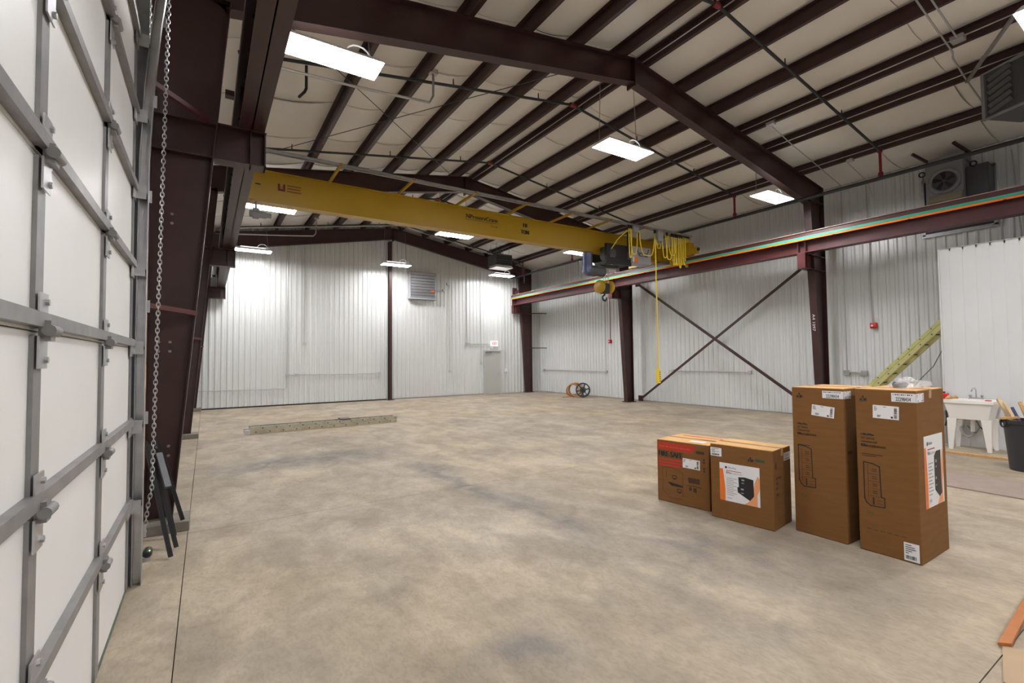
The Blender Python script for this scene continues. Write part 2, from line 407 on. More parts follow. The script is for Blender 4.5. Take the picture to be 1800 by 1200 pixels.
# ================================================================ PRIMARY STEEL
def ibeam_poly(mb, inner, outer, tf, yc, bf, tw):   # tapered member in XZ: inner/outer polylines (x,z)
    n = len(inner)
    for k in range(n-1):
        a0, a1 = inner[k], inner[k+1]; b0, b1 = outer[k], outer[k+1]
        mb.hexa([(a0[0], yc-tw/2, a0[1]), (a1[0], yc-tw/2, a1[1]), (a1[0], yc+tw/2, a1[1]), (a0[0], yc+tw/2, a0[1])],
                [(b0[0], yc-tw/2, b0[1]), (b1[0], yc-tw/2, b1[1]), (b1[0], yc+tw/2, b1[1]), (b0[0], yc+tw/2, b0[1])])
        for p, q, sgn in ((a0, a1, 1), (b0, b1, -1)):
            d = V((q[0]-p[0], 0, q[1]-p[1])).normalized(); c = V(((a0[0]+a1[0])/2-(b0[0]+b1[0])/2, 0, (a0[1]+a1[1])/2-(b0[1]+b1[1])/2))
            nn = V((-d.z, 0, d.x));
            if nn.dot(c)*sgn > 0: nn = -nn
            o = nn*tf
            P0, P1 = V((p[0], 0, p[1])), V((q[0], 0, q[1]))
            f = lambda P, y: (P.x, yc+y, P.z)
            mb.hexa([f(P0,-bf/2), f(P1,-bf/2), f(P1,bf/2), f(P0,bf/2)], [f(P0+o,-bf/2), f(P1+o,-bf/2), f(P1+o,bf/2), f(P0+o,bf/2)])
ZK = 5.88
fl_labels = ['dark red steel portal frame nearest the overhead door, its rafters passing over the cardboard boxes',
             'dark red steel portal frame in the middle of the hall, behind the yellow crane girder',
             'dark red steel portal frame standing against the far ribbed wall']
for fi, yc in enumerate(FRAMES):
    t = thing('portal_frame', fl_labels[fi], 'steel frame', (XM, yc, 0), 0, 'portal frames')
    bf = .18 if fi < 2 else .17
    # left column
    obj('column', (lambda mb: (ibeam_poly(mb, [(-.28, .10), (.20, ZK)], [(-.53, .10), (-.53, ZK)], .012, yc, bf, .008), mb)[1])(MB()), 'steel', t)
    obj('column', (lambda mb: (ibeam_poly(mb, [(13.80, .03), (13.43, ZK)], [(14.17, .03), (14.17, ZK)], .012, yc, bf, .008), mb)[1])(MB()), 'steel', t)
    # knees
    obj('knee', (lambda mb: (ibeam_poly(mb, [(.20, ZK), (.20, zrb(.20)+.06)], [(-.53, ZK), (-.53, zrt(-.53))], .012, yc, bf, .008), mb)[1])(MB()).box(-.53, yc-.09, ZK-.01, .20, yc+.09, ZK+.01), 'steel', t)
    obj('knee', (lambda mb: (ibeam_poly(mb, [(13.43, ZK), (13.43, zrb(13.43)+.06)], [(14.17, ZK), (14.17, zrt(14.17))], .012, yc, bf, .008), mb)[1])(MB()).box(13.43, yc-.09, ZK-.01, 14.17, yc+.09, ZK+.01), 'steel', t)
    for a, b in ((.15, XM), (13.48, XM)):
        obj('rafter', (lambda mb: (ibeam_poly(mb, [(a, zrb(a)), (b, zrb(b))], [(a if 0 else (-.53 if a < 1 else 14.17), zrt(-.53 if a < 1 else 14.17)), (b, zrt(b)-.004)], -.012, yc, bf, .008), mb)[1])(MB()), 'steel', t)
    obj('ridge_plate', MB().box(XM-.014, yc-.11, 6.93, XM+.014, yc+.11, 7.46), 'steel', t)
    # base plates
    obj('base_plate', MB().box(-.60, yc-.28, 0, -.13, yc+.14, .10), 'pier', t, bevel=.006)
    obj('base_plate', MB().box(13.74, yc-.14, 0, 14.22, yc+.14, .03), 'steel', t)
    # runway brackets (short I stubs with stiffener)
    for x0, x1 in ((.05, .57), (13.55, 13.04)):
        mb = MB(); lo, hi = 4.02, 4.43
        mb.box(x0, yc-.005, lo, x1, yc+.005, hi).box(x0, yc-.1, lo, x1, yc+.1, lo+.015).box(x0, yc-.1, hi-.015, x1, yc+.1, hi)
        s_ = 1 if x1 > x0 else -1
        for q in (x1-.012*s_, x1-.16*s_): mb.box(q-.006, yc-.1, lo, q+.006, yc+.1, hi)
        obj('runway_bracket', mb, 'steel_lit' if x1 > 5 else 'steel', t)
        # knee gusset under the bracket and tie-back at beam top
        xi = x0
        obj('tie_back', MB().box(x1-.33*s_, yc-.05, 4.80, (.15 if s_ > 0 else 13.47), yc+.05, 4.86), 'steel_lit' if x1 > 5 else 'steel', t)
    # stub post above runway beam on the right columns
    obj('stiffener', MB().box(13.43, yc-.09, 4.40, 14.17, yc+.09, 4.416), 'steel', t); obj('stiffener', MB().box(13.43, yc-.09, 4.02, 14.17, yc+.09, 4.036), 'steel', t)
    obj('stiffener', MB().box(-.53, yc-.09, 4.40, .07, yc+.09, 4.416), 'steel', t); obj('stiffener', MB().box(-.53, yc-.09, 4.02, .04, yc+.09, 4.036), 'steel', t)
    # flange braces from the inner flange to the wall girts
    for z in (2.27, 4.05):
        xi = 13.80-(z/5.85)*.37+.02
        for dy in ((.55, ) if fi != 2 else (-.55,)):
            obj('flange_brace', MB().bar((xi+.25, yc+dy*.15, z), (14.76, yc+dy, z), .045, .045), 'steel', t)
        if z < 3: obj('flange_brace', MB().bar((-.27+.083*z-.02, yc-.11, z), (-.56, yc-.5, z+.04), .05, .05), 'steel_lit', t)
    obj('flange_brace', MB().bar((-.02, yc-.12, 4.42), (-.56, yc-.50, 4.56), .05, .05), 'steel_lit', t)
    if fi == 0:
        bolt = mesh_from(MB().lathe((0,0,0), (0,-1,0), [(.016,0),(.016,.012),(.011,.012),(.011,.022)], 6), 'bolt'); bolt.materials.append(MT['galv2'])
        for z in (.75, 1.86, 3.25):
            for dx, dz in ((0,0), (.10,0), (0,.10), (.10,.10)):
                b = obj('bolt', bolt, 'galv2', t); b.location = V((-.43+dx, yc-.004, z+dz))-t.location
        mb = MB(); F2 = Face((13.80-(2.6/5.85)*.37-.03, yc+.06, 2.85), (0, 0, -1), (0, -1, 0))
        F2.text(mb, 'A4 1097', 0, .03, .10, .45, h=.004); obj('marking', mb, 'chalk', t, recalc=False)

# end-wall centre post
pst = thing('wall_post', 'slim dark red steel post rising up the middle of the far wall', 'post', (6.72, 20.28, 0))
obj('post_shaft', MB().box(6.66, 20.18, .02, 6.78, 20.195, 6.9).box(6.66, 20.36, .02, 6.78, 20.375, 6.9).box(6.714, 20.19, .02, 6.726, 20.37, 6.9), 'steel', pst)
obj('base_plate', MB().box(6.58, 20.10, 0, 6.86, 20.38, .02), 'steel', pst)

# purlins (Z sections)
ordn = ['first', 'second', 'third', 'fourth', 'fifth', 'sixth']
for i, x in enumerate(PURL):
    side = 'door-side' if i < 6 else 'bus-bar-side'; k = (5-i) if i < 6 else (i-6)
    z = zrt(x+.035)
    mb = MB(); mb.box(x-.004, YB+.1, z, x+.004, YF, z+.23)
    mb.box(x+.004, YB+.1, z, x+.064, YF, z+.006).box(x+.064, YB+.1, z, x+.07, YF, z+.025)
    mb.box(x-.07, YB+.1, z+.224, x-.004, YF, z+.23)
    single('roof_purlin', mb, 'steel', 'dark red roof purlin, %s from the ridge on the %s slope' % (ordn[k], side), 'purlin', 'roof purlins')

# X bracing on the right wall (between first and middle frames) and roof rods
for a, b, lb in (((14.33, 13.05, 4.62), (14.33, 6.60, .16), 'dark red diagonal brace running from the boxes up to the crane hook block side'),
                 ((14.38, 13.05, .12), (14.38, 6.60, 4.48), 'dark red diagonal brace rising toward the column behind the tall boxes')):
    br = thing('wall_brace', lb, 'brace', ((a[0]+b[0])/2, (a[1]+b[1])/2, min(a[2], b[2])), 0, 'wall X braces')
    obj('brace_leg', MB().bar(a, b, .012, .085, (0, 0, 1)), 'steel', br)
    obj('brace_leg', MB().bar((a[0]+.035, a[1], a[2]+.03), (b[0]+.035, b[1], b[2]+.03), .07, .012, (0, 0, 1)), 'steel', br)
    for p in (a, b): obj('gusset', MB().box(p[0]-.02, p[1]-.12, p[2]-.09, p[0]-.008, p[1]+.12, p[2]+.13), 'steel', br)
zr = lambda x: zrt(x)-.012
for a, b, lb in (((.15, Y1+.1), (6.35, Y2-.1), 'thin roof brace rod slanting away from the overhead door side toward the ridge'),
                 ((6.35, Y1+.1), (.15, Y2-.1), 'thin roof brace rod slanting from the near ridge toward the far door-side eave')):
    dz = .0 if a[0] < 1 else -.022
    single('brace_rod', MB().tube([(a[0], a[1], zr(a[0])+dz), (b[0], b[1], zr(b[0])+dz)], .008, 6), 'darkgrey', lb, 'brace rod', 'roof brace rods')

# ---- crane runway beams
ZB0, ZB1 = 4.43, 4.93
def runway(xc, label, right):
    t = thing('runway_beam', label, 'crane beam', (xc, 10, ZB0)); y0, y1 = (.3, 20.32); m = 'steel_lit' if right else 'steel'
    obj('bottom_flange', MB().box(xc-.13, y0, ZB0, xc+.13, y1, ZB0+.018), m, t)
    obj('web', MB().box(xc-.006, y0, ZB0, xc+.006, y1, ZB1), m, t)
    obj('cap_channel', MB().box(xc-.17, y0, ZB1-.01, xc+.17, y1, ZB1+.008).box(xc-.17, y0, ZB1-.12, xc-.158, y1, ZB1-.01).box(xc+.158, y0, ZB1-.12, xc+.17, y1, ZB1-.01), m, t)
    obj('rail', MB().box(xc-.025, y0, ZB1+.008, xc+.025, y1, ZB1+.06), 'rail', t)
    for yc in FRAMES:
        for dy in (-.09, .09):
            obj('stiffener', MB().box(xc-.12, yc+dy-.006, ZB0+.02, xc+.12, yc+dy+.006, ZB1-.02), m, t)
    obj('end_stop', MB().box(xc-.12, y1-.10, ZB1+.06, xc+.12, y1-.04, ZB1+.40).box(xc-.02, y1-.3, ZB1+.06, xc+.02, y1-.1, ZB1+.22), m, t)
    if right:
        xb = xc-.19
        for z, hh, mm in ((ZB1+.012, .006, 'bussteel'), (ZB1-.125, .026, 'busgreen'), (ZB1-.178, .022, 'busorange')):
            obj('bus_bar', MB().box(xb-.015, y0, z-hh, xb+.015, y1-.1, z+hh), mm, t)
        y = 1.0; cl = mesh_from(MB().box(-.025, -.02, -.205, .18, .02, -.195), 'bus_clip'); cl.materials.append(MT['black'])
        while y < y1-.3:
            o = obj('bus_clip', cl, 'black', t); o.location = V((xb, y, ZB1))-t.location; y += 1.5
    else:
        y = 1.6; cl = mesh_from(MB().box(-.03, -.05, -.05, .05, .05, .08), 'rail_clip'); cl.materials.append(MT['steel'])
        while y < y1-.3:
            for dx in (-.07, .05):
                o = obj('rail_clip', cl, 'steel', t); o.location = V((xc+dx, y, ZB1+.01))-t.location
            y += .55
    return t
XRB, XLB = 13.20, .42
runway(XLB, 'dark red crane runway beam along the overhead door side', False)
runway(XRB, 'red crane runway beam carrying green and orange bus bars', True)

# ================================================================ BRIDGE CRANE
GY0, GY1, GZ0, GZ1 = 10.85, 11.12, 5.0, 5.67
cr = thing('bridge_crane', 'yellow ten ton overhead crane girder spanning the hall', 'crane', (XM, 11.0, GZ0))
obj('girder', MB().box(.72, GY0+.05, GZ0+.022, 12.96, GY1-.05, GZ1-.022), 'yellow', cr)
obj('girder_bottom_flange', MB().box(.72, GY0, GZ0, 12.96, GY1, GZ0+.022), 'yellow', cr)
obj('girder_top_flange', MB().box(.72, GY0+.0, GZ1-.022, 12.96, GY1, GZ1), 'yellow', cr)
for xc, s in ((XLB, 1), (XRB, -1)):
    e = obj('end_truck', MB().box(xc-.13, 9.72, 5.0, xc+.13, 12.35, 5.44), 'yellow', cr, bevel=.01)
    obj('end_connection', MB().box(xc+.13*s, GY0-.05, 5.02, xc+.36*s, GY1+.05, 5.55), 'yellow', cr)
    for y in (10.05, 12.0): obj('wheel', MB().lathe((xc-.06, y, 5.115), (1, 0, 0), [(.125, 0), (.125, .02), (.11, .02), (.11, .10), (.125, .10), (.125, .12)], 18), 'rail', e)
    obj('bumper', MB().box(xc-.07, 9.50, 5.06, xc+.07, 9.72, 5.26), 'yellow', e)
    obj('bumper_pad', MB().lathe((xc, 9.5, 5.18), (0, -1, 0), [(.05, 0), (.05, .05)], 12), 'black', e)
# drive unit near the left end of the girder, below its bottom flange
dv = obj('drive_motor', MB().lathe((.70, 10.9, 4.74), (1, 0, 0), [(.06, 0), (.07, .03), (.07, .30), (.05, .33), (.05, .40)], 14), 'midgrey', cr)
obj('gearbox', MB().box(.76, 10.85, 4.66, .88, 10.98, 4.86).box(.80, 10.89, 4.86, .84, 10.95, 5.0), 'midgrey', cr, bevel=.01)
# lettering on the girder face
GF = Face((0, GY0+.05, 0), (1, 0, 0), (0, 0, 1))
mb = MB(); GF.text(mb, 'NProservCrane', 5.62, 5.405, .155, .96, h=.003, bold=.006); obj('maker_lettering', mb, 'ink', cr, recalc=False)
mb = MB(); GF.rect(mb, 5.60, 5.365, 6.58, 5.375, .003); GF.text(mb, 'Group', 6.36, 5.26, .085, .22, h=.003); obj('maker_underline', mb, 'inkfaint', cr, recalc=False)
mb = MB(); GF.text(mb, '10', 7.38, 5.41, .16, .16, h=.003, bold=.012); GF.text(mb, 'TON', 7.33, 5.22, .16, .27, h=.003, bold=.012); obj('capacity_lettering', mb, 'ink', cr, recalc=False)
mb = MB(); GF.rect(mb, 1.22, 5.34, 1.26, 5.45, .003); GF.rect(mb, 1.32, 5.34, 1.36, 5.45, .003); GF.rect(mb, 1.22, 5.30, 1.36, 5.345, .003); GF.text(mb, 'N', 1.265, 5.36, .07, .045, h=.003)
for i, (z, wd) in enumerate(((5.42, .27), (5.36, .26), (5.30, .28))):
    for k in range(10): GF.rect(mb, 1.40+wd*k/10, z, 1.40+wd*(k+.7)/10, z+.028, .003)
obj('dealer_logo', mb, 'logored', cr, recalc=False)
mb = MB(); GF.rect(mb, .80, 5.36, .90, 5.385, .003); obj('small_plate', mb, 'ink', cr, recalc=False)
# festoon track on outriggers
for x in (2.25, 3.80, 5.35, 6.85, 8.35, 9.75, 11.2, 12.6):
    obj('outrigger', MB().bar((x, GY0+.1, GZ1+.01), (x, 9.80, GZ1+.02), .05, .05), 'yellow', cr)
obj('festoon_track', MB().box(.9, 9.83, 5.66, 13.40, 9.838, 5.72).box(.9, 9.892, 5.66, 13.40, 9.90, 5.72).box(.9, 9.83, 5.712, 13.40, 9.90, 5.72), 'galv', cr)
obj('control_conduit', MB().tube([(.9, 9.98, 5.70), (13.2, 9.98, 5.70)], .018, 8), 'conduit', cr)
# collector arm that reaches down to the bus bars
obj('collector_arm', MB().box(12.92, 9.9, 4.75, 12.98, 10.6, 4.80).box(12.9, 10.3, 4.75, 12.95, 10.36, 5.3).box(12.86, 9.95, 4.74, 13.0, 10.02, 4.9), 'yellow', cr)

# ---- hoist trolley
ho = thing('hoist', 'black and grey hoist trolley hanging from the crane girder near the bus bars', 'hoist', (10.6, 11.0, 3.5))
obj('control_cabinet', MB().box(11.17, 10.40, 4.70, 12.04, 10.78, 5.24), 'greybox', ho, bevel=.012)
HF = Face((11.17, 10.40, 4.70), (1, 0, 0), (0, 0, 1))
mb = MB(); HF.poly(mb, [(.18, .50), (.24, .50), (.33, .31), (.30, .24)], .003); HF.poly(mb, [(.80, .50), (.74, .50), (.66, .30), (.70, .30)], .003); HF.rect(mb, .33, .24, .72, .36, .002)
obj('maker_badge', mb, 'motor', ho, recalc=False)
mb = MB(); HF.text(mb, 'R&M', .38, .265, .09, .30, h=.004); obj('badge_lettering', mb, 'chalk', ho, recalc=False)
mb = MB(); HF.rect(mb, .10, .04, .27, .20, .003); obj('warning_sticker', mb, 'orange', ho, recalc=False)
mb = MB(); HF.rect(mb, .05, .04, .10, .20, .003); obj('warning_text_panel', mb, 'paper', ho, recalc=False)
obj('trolley_frame', MB().box(10.15, 10.45, 4.60, 11.20, 10.55, 5.22).box(10.15, 11.45, 4.60, 11.20, 11.55, 5.22).box(10.25, 10.5, 4.60, 10.4, 11.5, 4.72).box(10.95, 10.5, 4.60, 11.1, 11.5, 4.72), 'black', ho, bevel=.01)
obj('drum_housing', MB().lathe((10.25, 10.65, 4.93), (1, 0, 0), [(.20, 0), (.24, .03), (.24, .25), (.17, .27), (.17, .75), (.24, .77), (.24, .9)], 20), 'darkgrey', ho)
for x in (10.35, 10.95):
    obj('trolley_wheel', MB().lathe((x, 10.86, 5.10), (0, -1, 0), [(.08, 0), (.08, .06), (.05, .07)], 14), 'rail', ho)
    obj('trolley_wheel', MB().lathe((x, 11.11, 5.10), (0, 1, 0), [(.08, 0), (.08, .06), (.05, .07)], 14), 'rail', ho)
obj('drum', MB().lathe((10.0, 10.95, 4.55), (1, 0, 0), [(.13, 0), (.13, .9)], 20), 'alu', ho)
hm = obj('hoist_motor', MB().lathe((9.63, 10.75, 4.92), (0, 0, -1), [(.10, 0), (.15, .03), (.15, .42), (.17, .48), (.15, .62), (.08, .68)], 20), 'motor', ho)
obj('gear_case', MB().lathe((9.65, 10.75, 4.38), (1, 0, 0), [(.16, -.06), (.17, 0), (.17, .30), (.15, .32), (.15, .62), (.10, .66)], 20), 'darkgrey', ho)
for dx in (-.10, .10):
    for dy in (-.07, .07): obj('wire_rope', MB().tube([(10.46+dx, 10.9+dy, 4.55), (10.46+dx, 10.9+dy, 4.05)], .011, 6), 'wire', ho)
for s in (-1, 1):
    obj('sheave_cover', MB().lathe((10.46+s*.13, 10.9, 3.95), (s, 0, 0), [(.17, 0), (.205, .02), (.205, .12), (.15, .16)], 22), 'yellow', ho)
obj('hook_block_core', MB().box(10.34, 10.78, 3.74, 10.58, 11.02, 4.06), 'black', ho, bevel=.02)
hk = [(10.46, 10.9, 3.78), (10.46, 10.9, 3.70)]
for i in range(15):
    a = pi*.5+i*pi*1.62/14; hk.append((10.46+.085*cos(a), 10.9, 3.61+.085*sin(a)))
obj('hook', MB().tube(hk, [.028]*8+[.032]*5+[.028, .025, .02, .014], 10), 'black', ho)

obj('tow_arm', MB().box(10.96, 10.36, 5.0, 11.0, 10.40, 5.62).box(10.96, 9.9, 5.58, 11.0, 10.40, 5.62), 'black', ho)
# ---- festoon cable (one continuous cable hung in loops) and its carriers, pendant
fe = thing('festoon_cable', 'yellow power cable hanging in bunched loops from the crane track', 'cable', (12.3, 9.86, 4.7))
def loop(mb, x0, x1, zt, zb, r=.016, y=9.865, n=18):
    pts = []
    for i in range(n+1):
        t = i/n; s = 2*t-1; pts.append((x0+(x1-x0)*(.5+.5*math.copysign(abs(s)**.55, s)), y, zb+(zt-zb)*abs(s)**2.6))
    mb.tube(pts, r, 7)
rng = random.Random(5)
for i in range(9):
    x = 12.46+i*.092; mb = MB(); loop(mb, x, x+.115, 5.60, 4.62+rng.uniform(-.02, .10), y=9.865+rng.uniform(-.04, .04)); obj('cable_loop', mb, 'yellow2', fe)
for x0, x1, zb in ((11.95, 12.20, 4.86), (12.12, 12.42, 4.82), (12.25, 12.62, 4.98), (10.92, 11.62, 4.84), (10.55, 10.85, 4.82), (10.48, 10.60, 4.7)):
    mb = MB(); loop(mb, x0, x1, 5.58, zb); obj('cable_loop', mb, 'yellow2', fe)
mb = MB(); mb.tube([(10.42, 9.865, 5.5), (10.25, 10.1, 5.25), (10.3, 10.4, 5.05)], .016, 7); obj('cable_tail', mb, 'yellow2', fe)
for x in (10.48, 10.58, 10.88, 11.62, 11.95, 12.18, 12.42)+tuple(12.50+i*.092 for i in range(9)):
    obj('cable_carrier', MB().box(x-.03, 9.845, 5.56, x+.03, 9.885, 5.68), 'black', fe)
jb = single('junction_box', MB().box(10.62, 9.80, 5.48, 10.86, 9.93, 5.65), 'greybox', 'small pale grey box under the festoon track over the hoist', 'electrical box', bevel=.006)
jb2 = single('junction_box', MB().box(11.70, 9.80, 5.36, 11.93, 9.93, 5.65), 'greybox', 'grey box on the festoon track above the pendant cable', 'electrical box', bevel=.006)
pe = thing('pendant_control', 'yellow push-button pendant hanging on a long yellow cable', 'crane pendant', (11.64, 9.86, .92))
obj('pendant_cable', MB().tube([(11.88, 9.86, 5.3), (11.84, 9.86, 5.12), (11.74, 9.86, 5.12), (11.68, 9.86, 5.3), (11.64, 9.86, 5.38), (11.62, 9.86, 5.2), (11.63, 9.86, 4.6), (11.64, 9.86, 3.0), (11.64, 9.86, 1.4)], .02, 8), 'yellow2', pe)
ph = obj('pendant_housing', MB().box(11.59, 9.80, .95, 11.69, 9.92, 1.36), 'yellow2', pe, bevel=.015)
for k in range(5): obj('push_button', MB().lathe((11.64, 9.80, 1.02+k*.065), (0, -1, 0), [(.016, 0), (.016, .012)], 10), 'black', ph)
obj('cable_grip', MB().tube([(11.64, 9.86, 1.36), (11.64, 9.86, 1.52)], [.035, .022], 10), 'yellow2', pe)

# ================================================================ LAMPS
LZ = 5.65
def lamp(x, y, label, zroof=None, hang=True):
    t = thing('high_bay_light', label, 'light', (x, y, LZ), 0, 'high-bay lights')
    a, b = .585, .235
    mb = MB()
    mb.hexa([(x-a, y-b, LZ), (x+a, y-b, LZ), (x+a, y+b, LZ), (x-a, y+b, LZ)], [(x-a+.05, y-b+.07, LZ+.075), (x+a-.05, y-b+.07, LZ+.075), (x+a-.05, y+b-.07, LZ+.075), (x-a+.05, y+b-.07, LZ+.075)])
    obj('housing', mb, 'lampbody', t)
    obj('lamp_lens', MB().box(x-a+.012, y-b+.012, LZ-.006, x+a-.012, y+b-.012, LZ-.001), 'lens', t)
    obj('ballast_cover', MB().box(x-.40, y-.06, LZ+.0755, x+.40, y+.06, LZ+.13), 'lampbody', t)
    for s in (-1, 1): obj('uplight_slot', MB().box(x-.42, y+s*.115-.025, LZ+.0762, x+.42, y+s*.115+.025, LZ+.08), 'uplens', t)
    zt = zroof if zroof else zrt(x)
    for s in (-1, 1):
        obj('hanger_wire', MB().tube([(x+s*.5, y+.12, LZ+.08), (x+s*.42, y+.13, zt)], .006, 6), 'wire', t)
    cc = [(x+.30+.17*cos(pi*k/8), y, LZ+.11+.17*sin(pi*k/8)*.9) for k in range(9)]
    obj('cord_loop', MB().tube(cc, .011, 7), 'cord', t)
rows = [('overhead door side', 1.355), ('ridge line', 6.57), ('bus bar side', 11.70)]
for (nm, x) in rows:
    lamp(x, Y1-.02, 'white high-bay light under the near portal frame on the %s' % nm)
for (nm, x) in rows:
    lamp(x, Y2+.20, 'white high-bay light behind the crane girder on the %s' % nm)
for (nm, x) in rows:
    lamp(x, 19.05, 'white high-bay light close to the far wall on the %s' % nm)
lamp(8.35, 1.13, 'white high-bay light hung beside the dark louvred unit heater')
lamp(3.13, 1.13, 'unseen high-bay light added to brighten the overhead door and near floor')  # unseen lamp added to brighten the door and near floor, continuing the row
for x, nm in ((3.13, 'overhead door'), (8.35, 'partition')): lamp(x, -3.2, 'unseen high-bay light added at the rear of the hall on the %s side' % nm)  # unseen rear lamps added as fill for the foreground and box sides

# ================================================================ PIPES AND CONDUITS
MX, MZ = 12.95, 5.79
single('sprinkler_main', MB().tube([(MX, -4.5, MZ), (MX, 20.1, MZ)], .045, 10), 'blackpipe', 'long black sprinkler main running along the bus bar side under the rafters', 'pipe')
for k, y in enumerate((4.47, 8.05, 11.75, 15.4, 19.12)):
    t = thing('sprinkler_branch', 'black sprinkler branch pipe, %s from the overhead door end' % ordn[k], 'pipe', (XM, y, 5.8), 0, 'sprinkler branch pipes')
    f = lambda x: zrt(x)-.075
    obj('pipe_run', MB().tube([(.35, y, f(.35)), (XM, y, f(XM))], .028, 8), 'blackpipe', t)
    obj('pipe_run', MB().tube([(XM, y, f(XM)), (MX, y, f(MX))], .028, 8), 'blackpipe', t)
    obj('ridge_elbow', MB().lathe((XM-.07, y, f(XM)-.005), (1, 0, 0), [(.045, 0), (.05, .03), (.05, .11), (.045, .14)], 12), 'redpaint', t)
    obj('riser', MB().tube([(MX, y, f(MX)), (MX, y, MZ+.04)], .03, 10), 'redpaint', t)
    for z in (f(MX), MZ+.09): obj('coupling', MB().lathe((MX, y, z-.04), (0, 0, 1), [(.05, 0), (.05, .08)], 12), 'redpaint', t)
    for x in (1.6, 3.9, 5.9, 8.9, 11.1):
        obj('sprinkler_head', MB().tube([(x, y, f(x)+.02), (x, y, f(x)+.14)], [.014, .01], 7), 'blackpipe', t)
def conduit(pts, label, r=.014, m='conduit', box=None, boxes=(), group=None):
    if not boxes:
        return single('conduit', MB().tube(pts, r, 7), m, label, 'conduit', group)
    t = thing('conduit', label, 'conduit', (pts[0][0], pts[0][1], min(p[2] for p in pts)), 0, group)
    obj('tube', MB().tube(pts, r, 7), m, t)
    for b in boxes: obj('outlet_box', MB().box(*b), 'conduit', t, bevel=.006)
    return t
for i, lb in ((6, 'first'), (9, 'fourth'), (10, 'fifth'), (11, 'sixth')):
    x = PURL[i]-.025; z = zrt(PURL[i])+.09
    conduit([(x, .5, z), (x, 20.0, z)], 'thin conduit strapped along the %s purlin from the ridge on the bus-bar-side slope' % lb, .011)
# trapeze conduit near the left frame
conduit([(.75, 7.6, 6.05), (2.1, 7.75, 6.2), (3.33, 7.85, 6.36), (3.40, 7.85, 6.5), (3.40, 7.85, 6.93)], 'grey conduit bent up to the roof beside the light by the door-side rafter', .022, boxes=[(3.32, 7.80, 6.90, 3.48, 7.90, 6.98)])
single('drain_pipe', MB().tube([(1.30, 8.05, 6.47), (1.30, 8.05, 6.10), (1.27, 8.02, 6.02), (1.18, 7.95, 5.88)], .022, 8), 'blackpipe', 'short black bent pipe hanging below the sprinkler branch near the door side', 'pipe')
conduit([(.72, 18.1, 5.95), (2.3, 18.15, 6.12), (3.20, 18.15, 6.22), (3.28, 18.15, 6.32), (3.31, 18.15, 6.86)], 'grey conduit bent up toward the roof near the far wall on the door side', .02, boxes=[(3.24, 18.1, 6.84, 3.38, 18.2, 6.912)])
conduit([(.62, 19.5, zrt(.62)-.02), (6.84, 19.5, zrt(6.84)-.03), (12.9, 19.5, zrt(12.9)-.02)], 'light grey conduit following the roof pitch just before the far wall', .02)
# ceiling conduits upper right with junction boxes
zz = lambda x: zrt(x)-.013
conduit([(8.4, 2.58, zz(8.4)), (10.6, 2.58, zz(10.6)), (10.75, 2.62, zz(10.75)), (11.5, 2.64, zz(11.5)), (12.6, 2.64, zz(12.6))], 'conduit crossing under the purlins toward the dark unit heater', .014)
conduit([(8.6, 2.44, zz(8.6)), (10.25, 2.44, zz(10.25))], 'conduit ending at a round box beside the dark unit heater', .014, boxes=[(10.25, 2.36, zz(10.25)-.04, 10.42, 2.53, zz(10.25)+.04)])
conduit([(10.45, 5.5, zrt(10.45)+.03), (10.45, 5.62, zrt(10.45)-.02), (11.6, 5.7, zrt(11.6)-.02), (13.0, 5.75, zrt(13.0)-.02), (14.6, 5.8, zrt(14.6)-.05)], 'conduit running from a purlin box down to the ribbed wall by the fire alarm', .012, boxes=[(10.36, 5.50, zrt(10.45)-.07, 10.5, 5.66, zrt(10.45)-.005)])
conduit([(13.07, 5.1, zrt(13.07)+.03), (13.07, 5.2, zrt(13.07)-.02), (14.4, 5.25, zrt(14.4)-.04), (14.76, 5.3, zrt(14.76)-.3)], 'short conduit dropping from the eave purlin box to the ribbed wall', .012, boxes=[(12.99, 5.04, zrt(13.07)-.06, 13.12, 5.17, zrt(13.07)-.005)])
# far wall services
yw = YF-.03
def ob(x, z, s=.055): return (x-s, yw-.05, z-s, x+s, yw+.012, z+s)
conduit([(-.4, yw-.01, .68), (2.60, yw-.01, .66), (2.65, yw-.01, .70), (2.65, yw-.01, 6.08)], 'conduit running low along the far wall and up beside a square outlet', .014, boxes=[ob(2.66, 1.18)])
conduit([(2.70, yw-.012, 1.18), (6.30, yw-.012, 1.17)], 'waist-high horizontal conduit on the far wall ending near the centre post', .014, boxes=[ob(2.99, 1.18), ob(6.30, 1.17)])
conduit([(3.27, yw-.01, 2.46), (3.27, yw-.01, 6.3)], 'vertical conduit dropping to a box high on the far wall', .016, boxes=[ob(3.28, 2.40)])
conduit([(9.62, yw-.01, 1.2), (9.62, yw-.01, 6.3)], 'vertical conduit dropping to a switch box midway between the louvre and the door', .016, boxes=[ob(9.62, 1.16)])
conduit([(11.80, yw-.01, 2.46), (10.55, yw-.01, 2.47), (10.53, yw-.01, 2.5), (10.53, yw-.01, 6.2)], 'conduit feeding the exit sign from above', .016, boxes=[ob(10.53, 2.46, .07)])
conduit([(11.29, yw-.01, 1.55), (11.29, yw-.01, 6.0)], 'vertical conduit dropping to the light switch left of the grey door', .014, boxes=[ob(11.29, 1.52)])
conduit([(12.66, yw-.01, 1.2), (12.66, yw-.01, 5.85)], 'vertical conduit dropping to the white box right of the grey door', .014)
single('switch_box', MB().box(12.62, yw-.07, 1.07, 12.78, yw+.012, 1.25), 'paper', 'white square wall box right of the grey door', 'electrical box', bevel=.008)
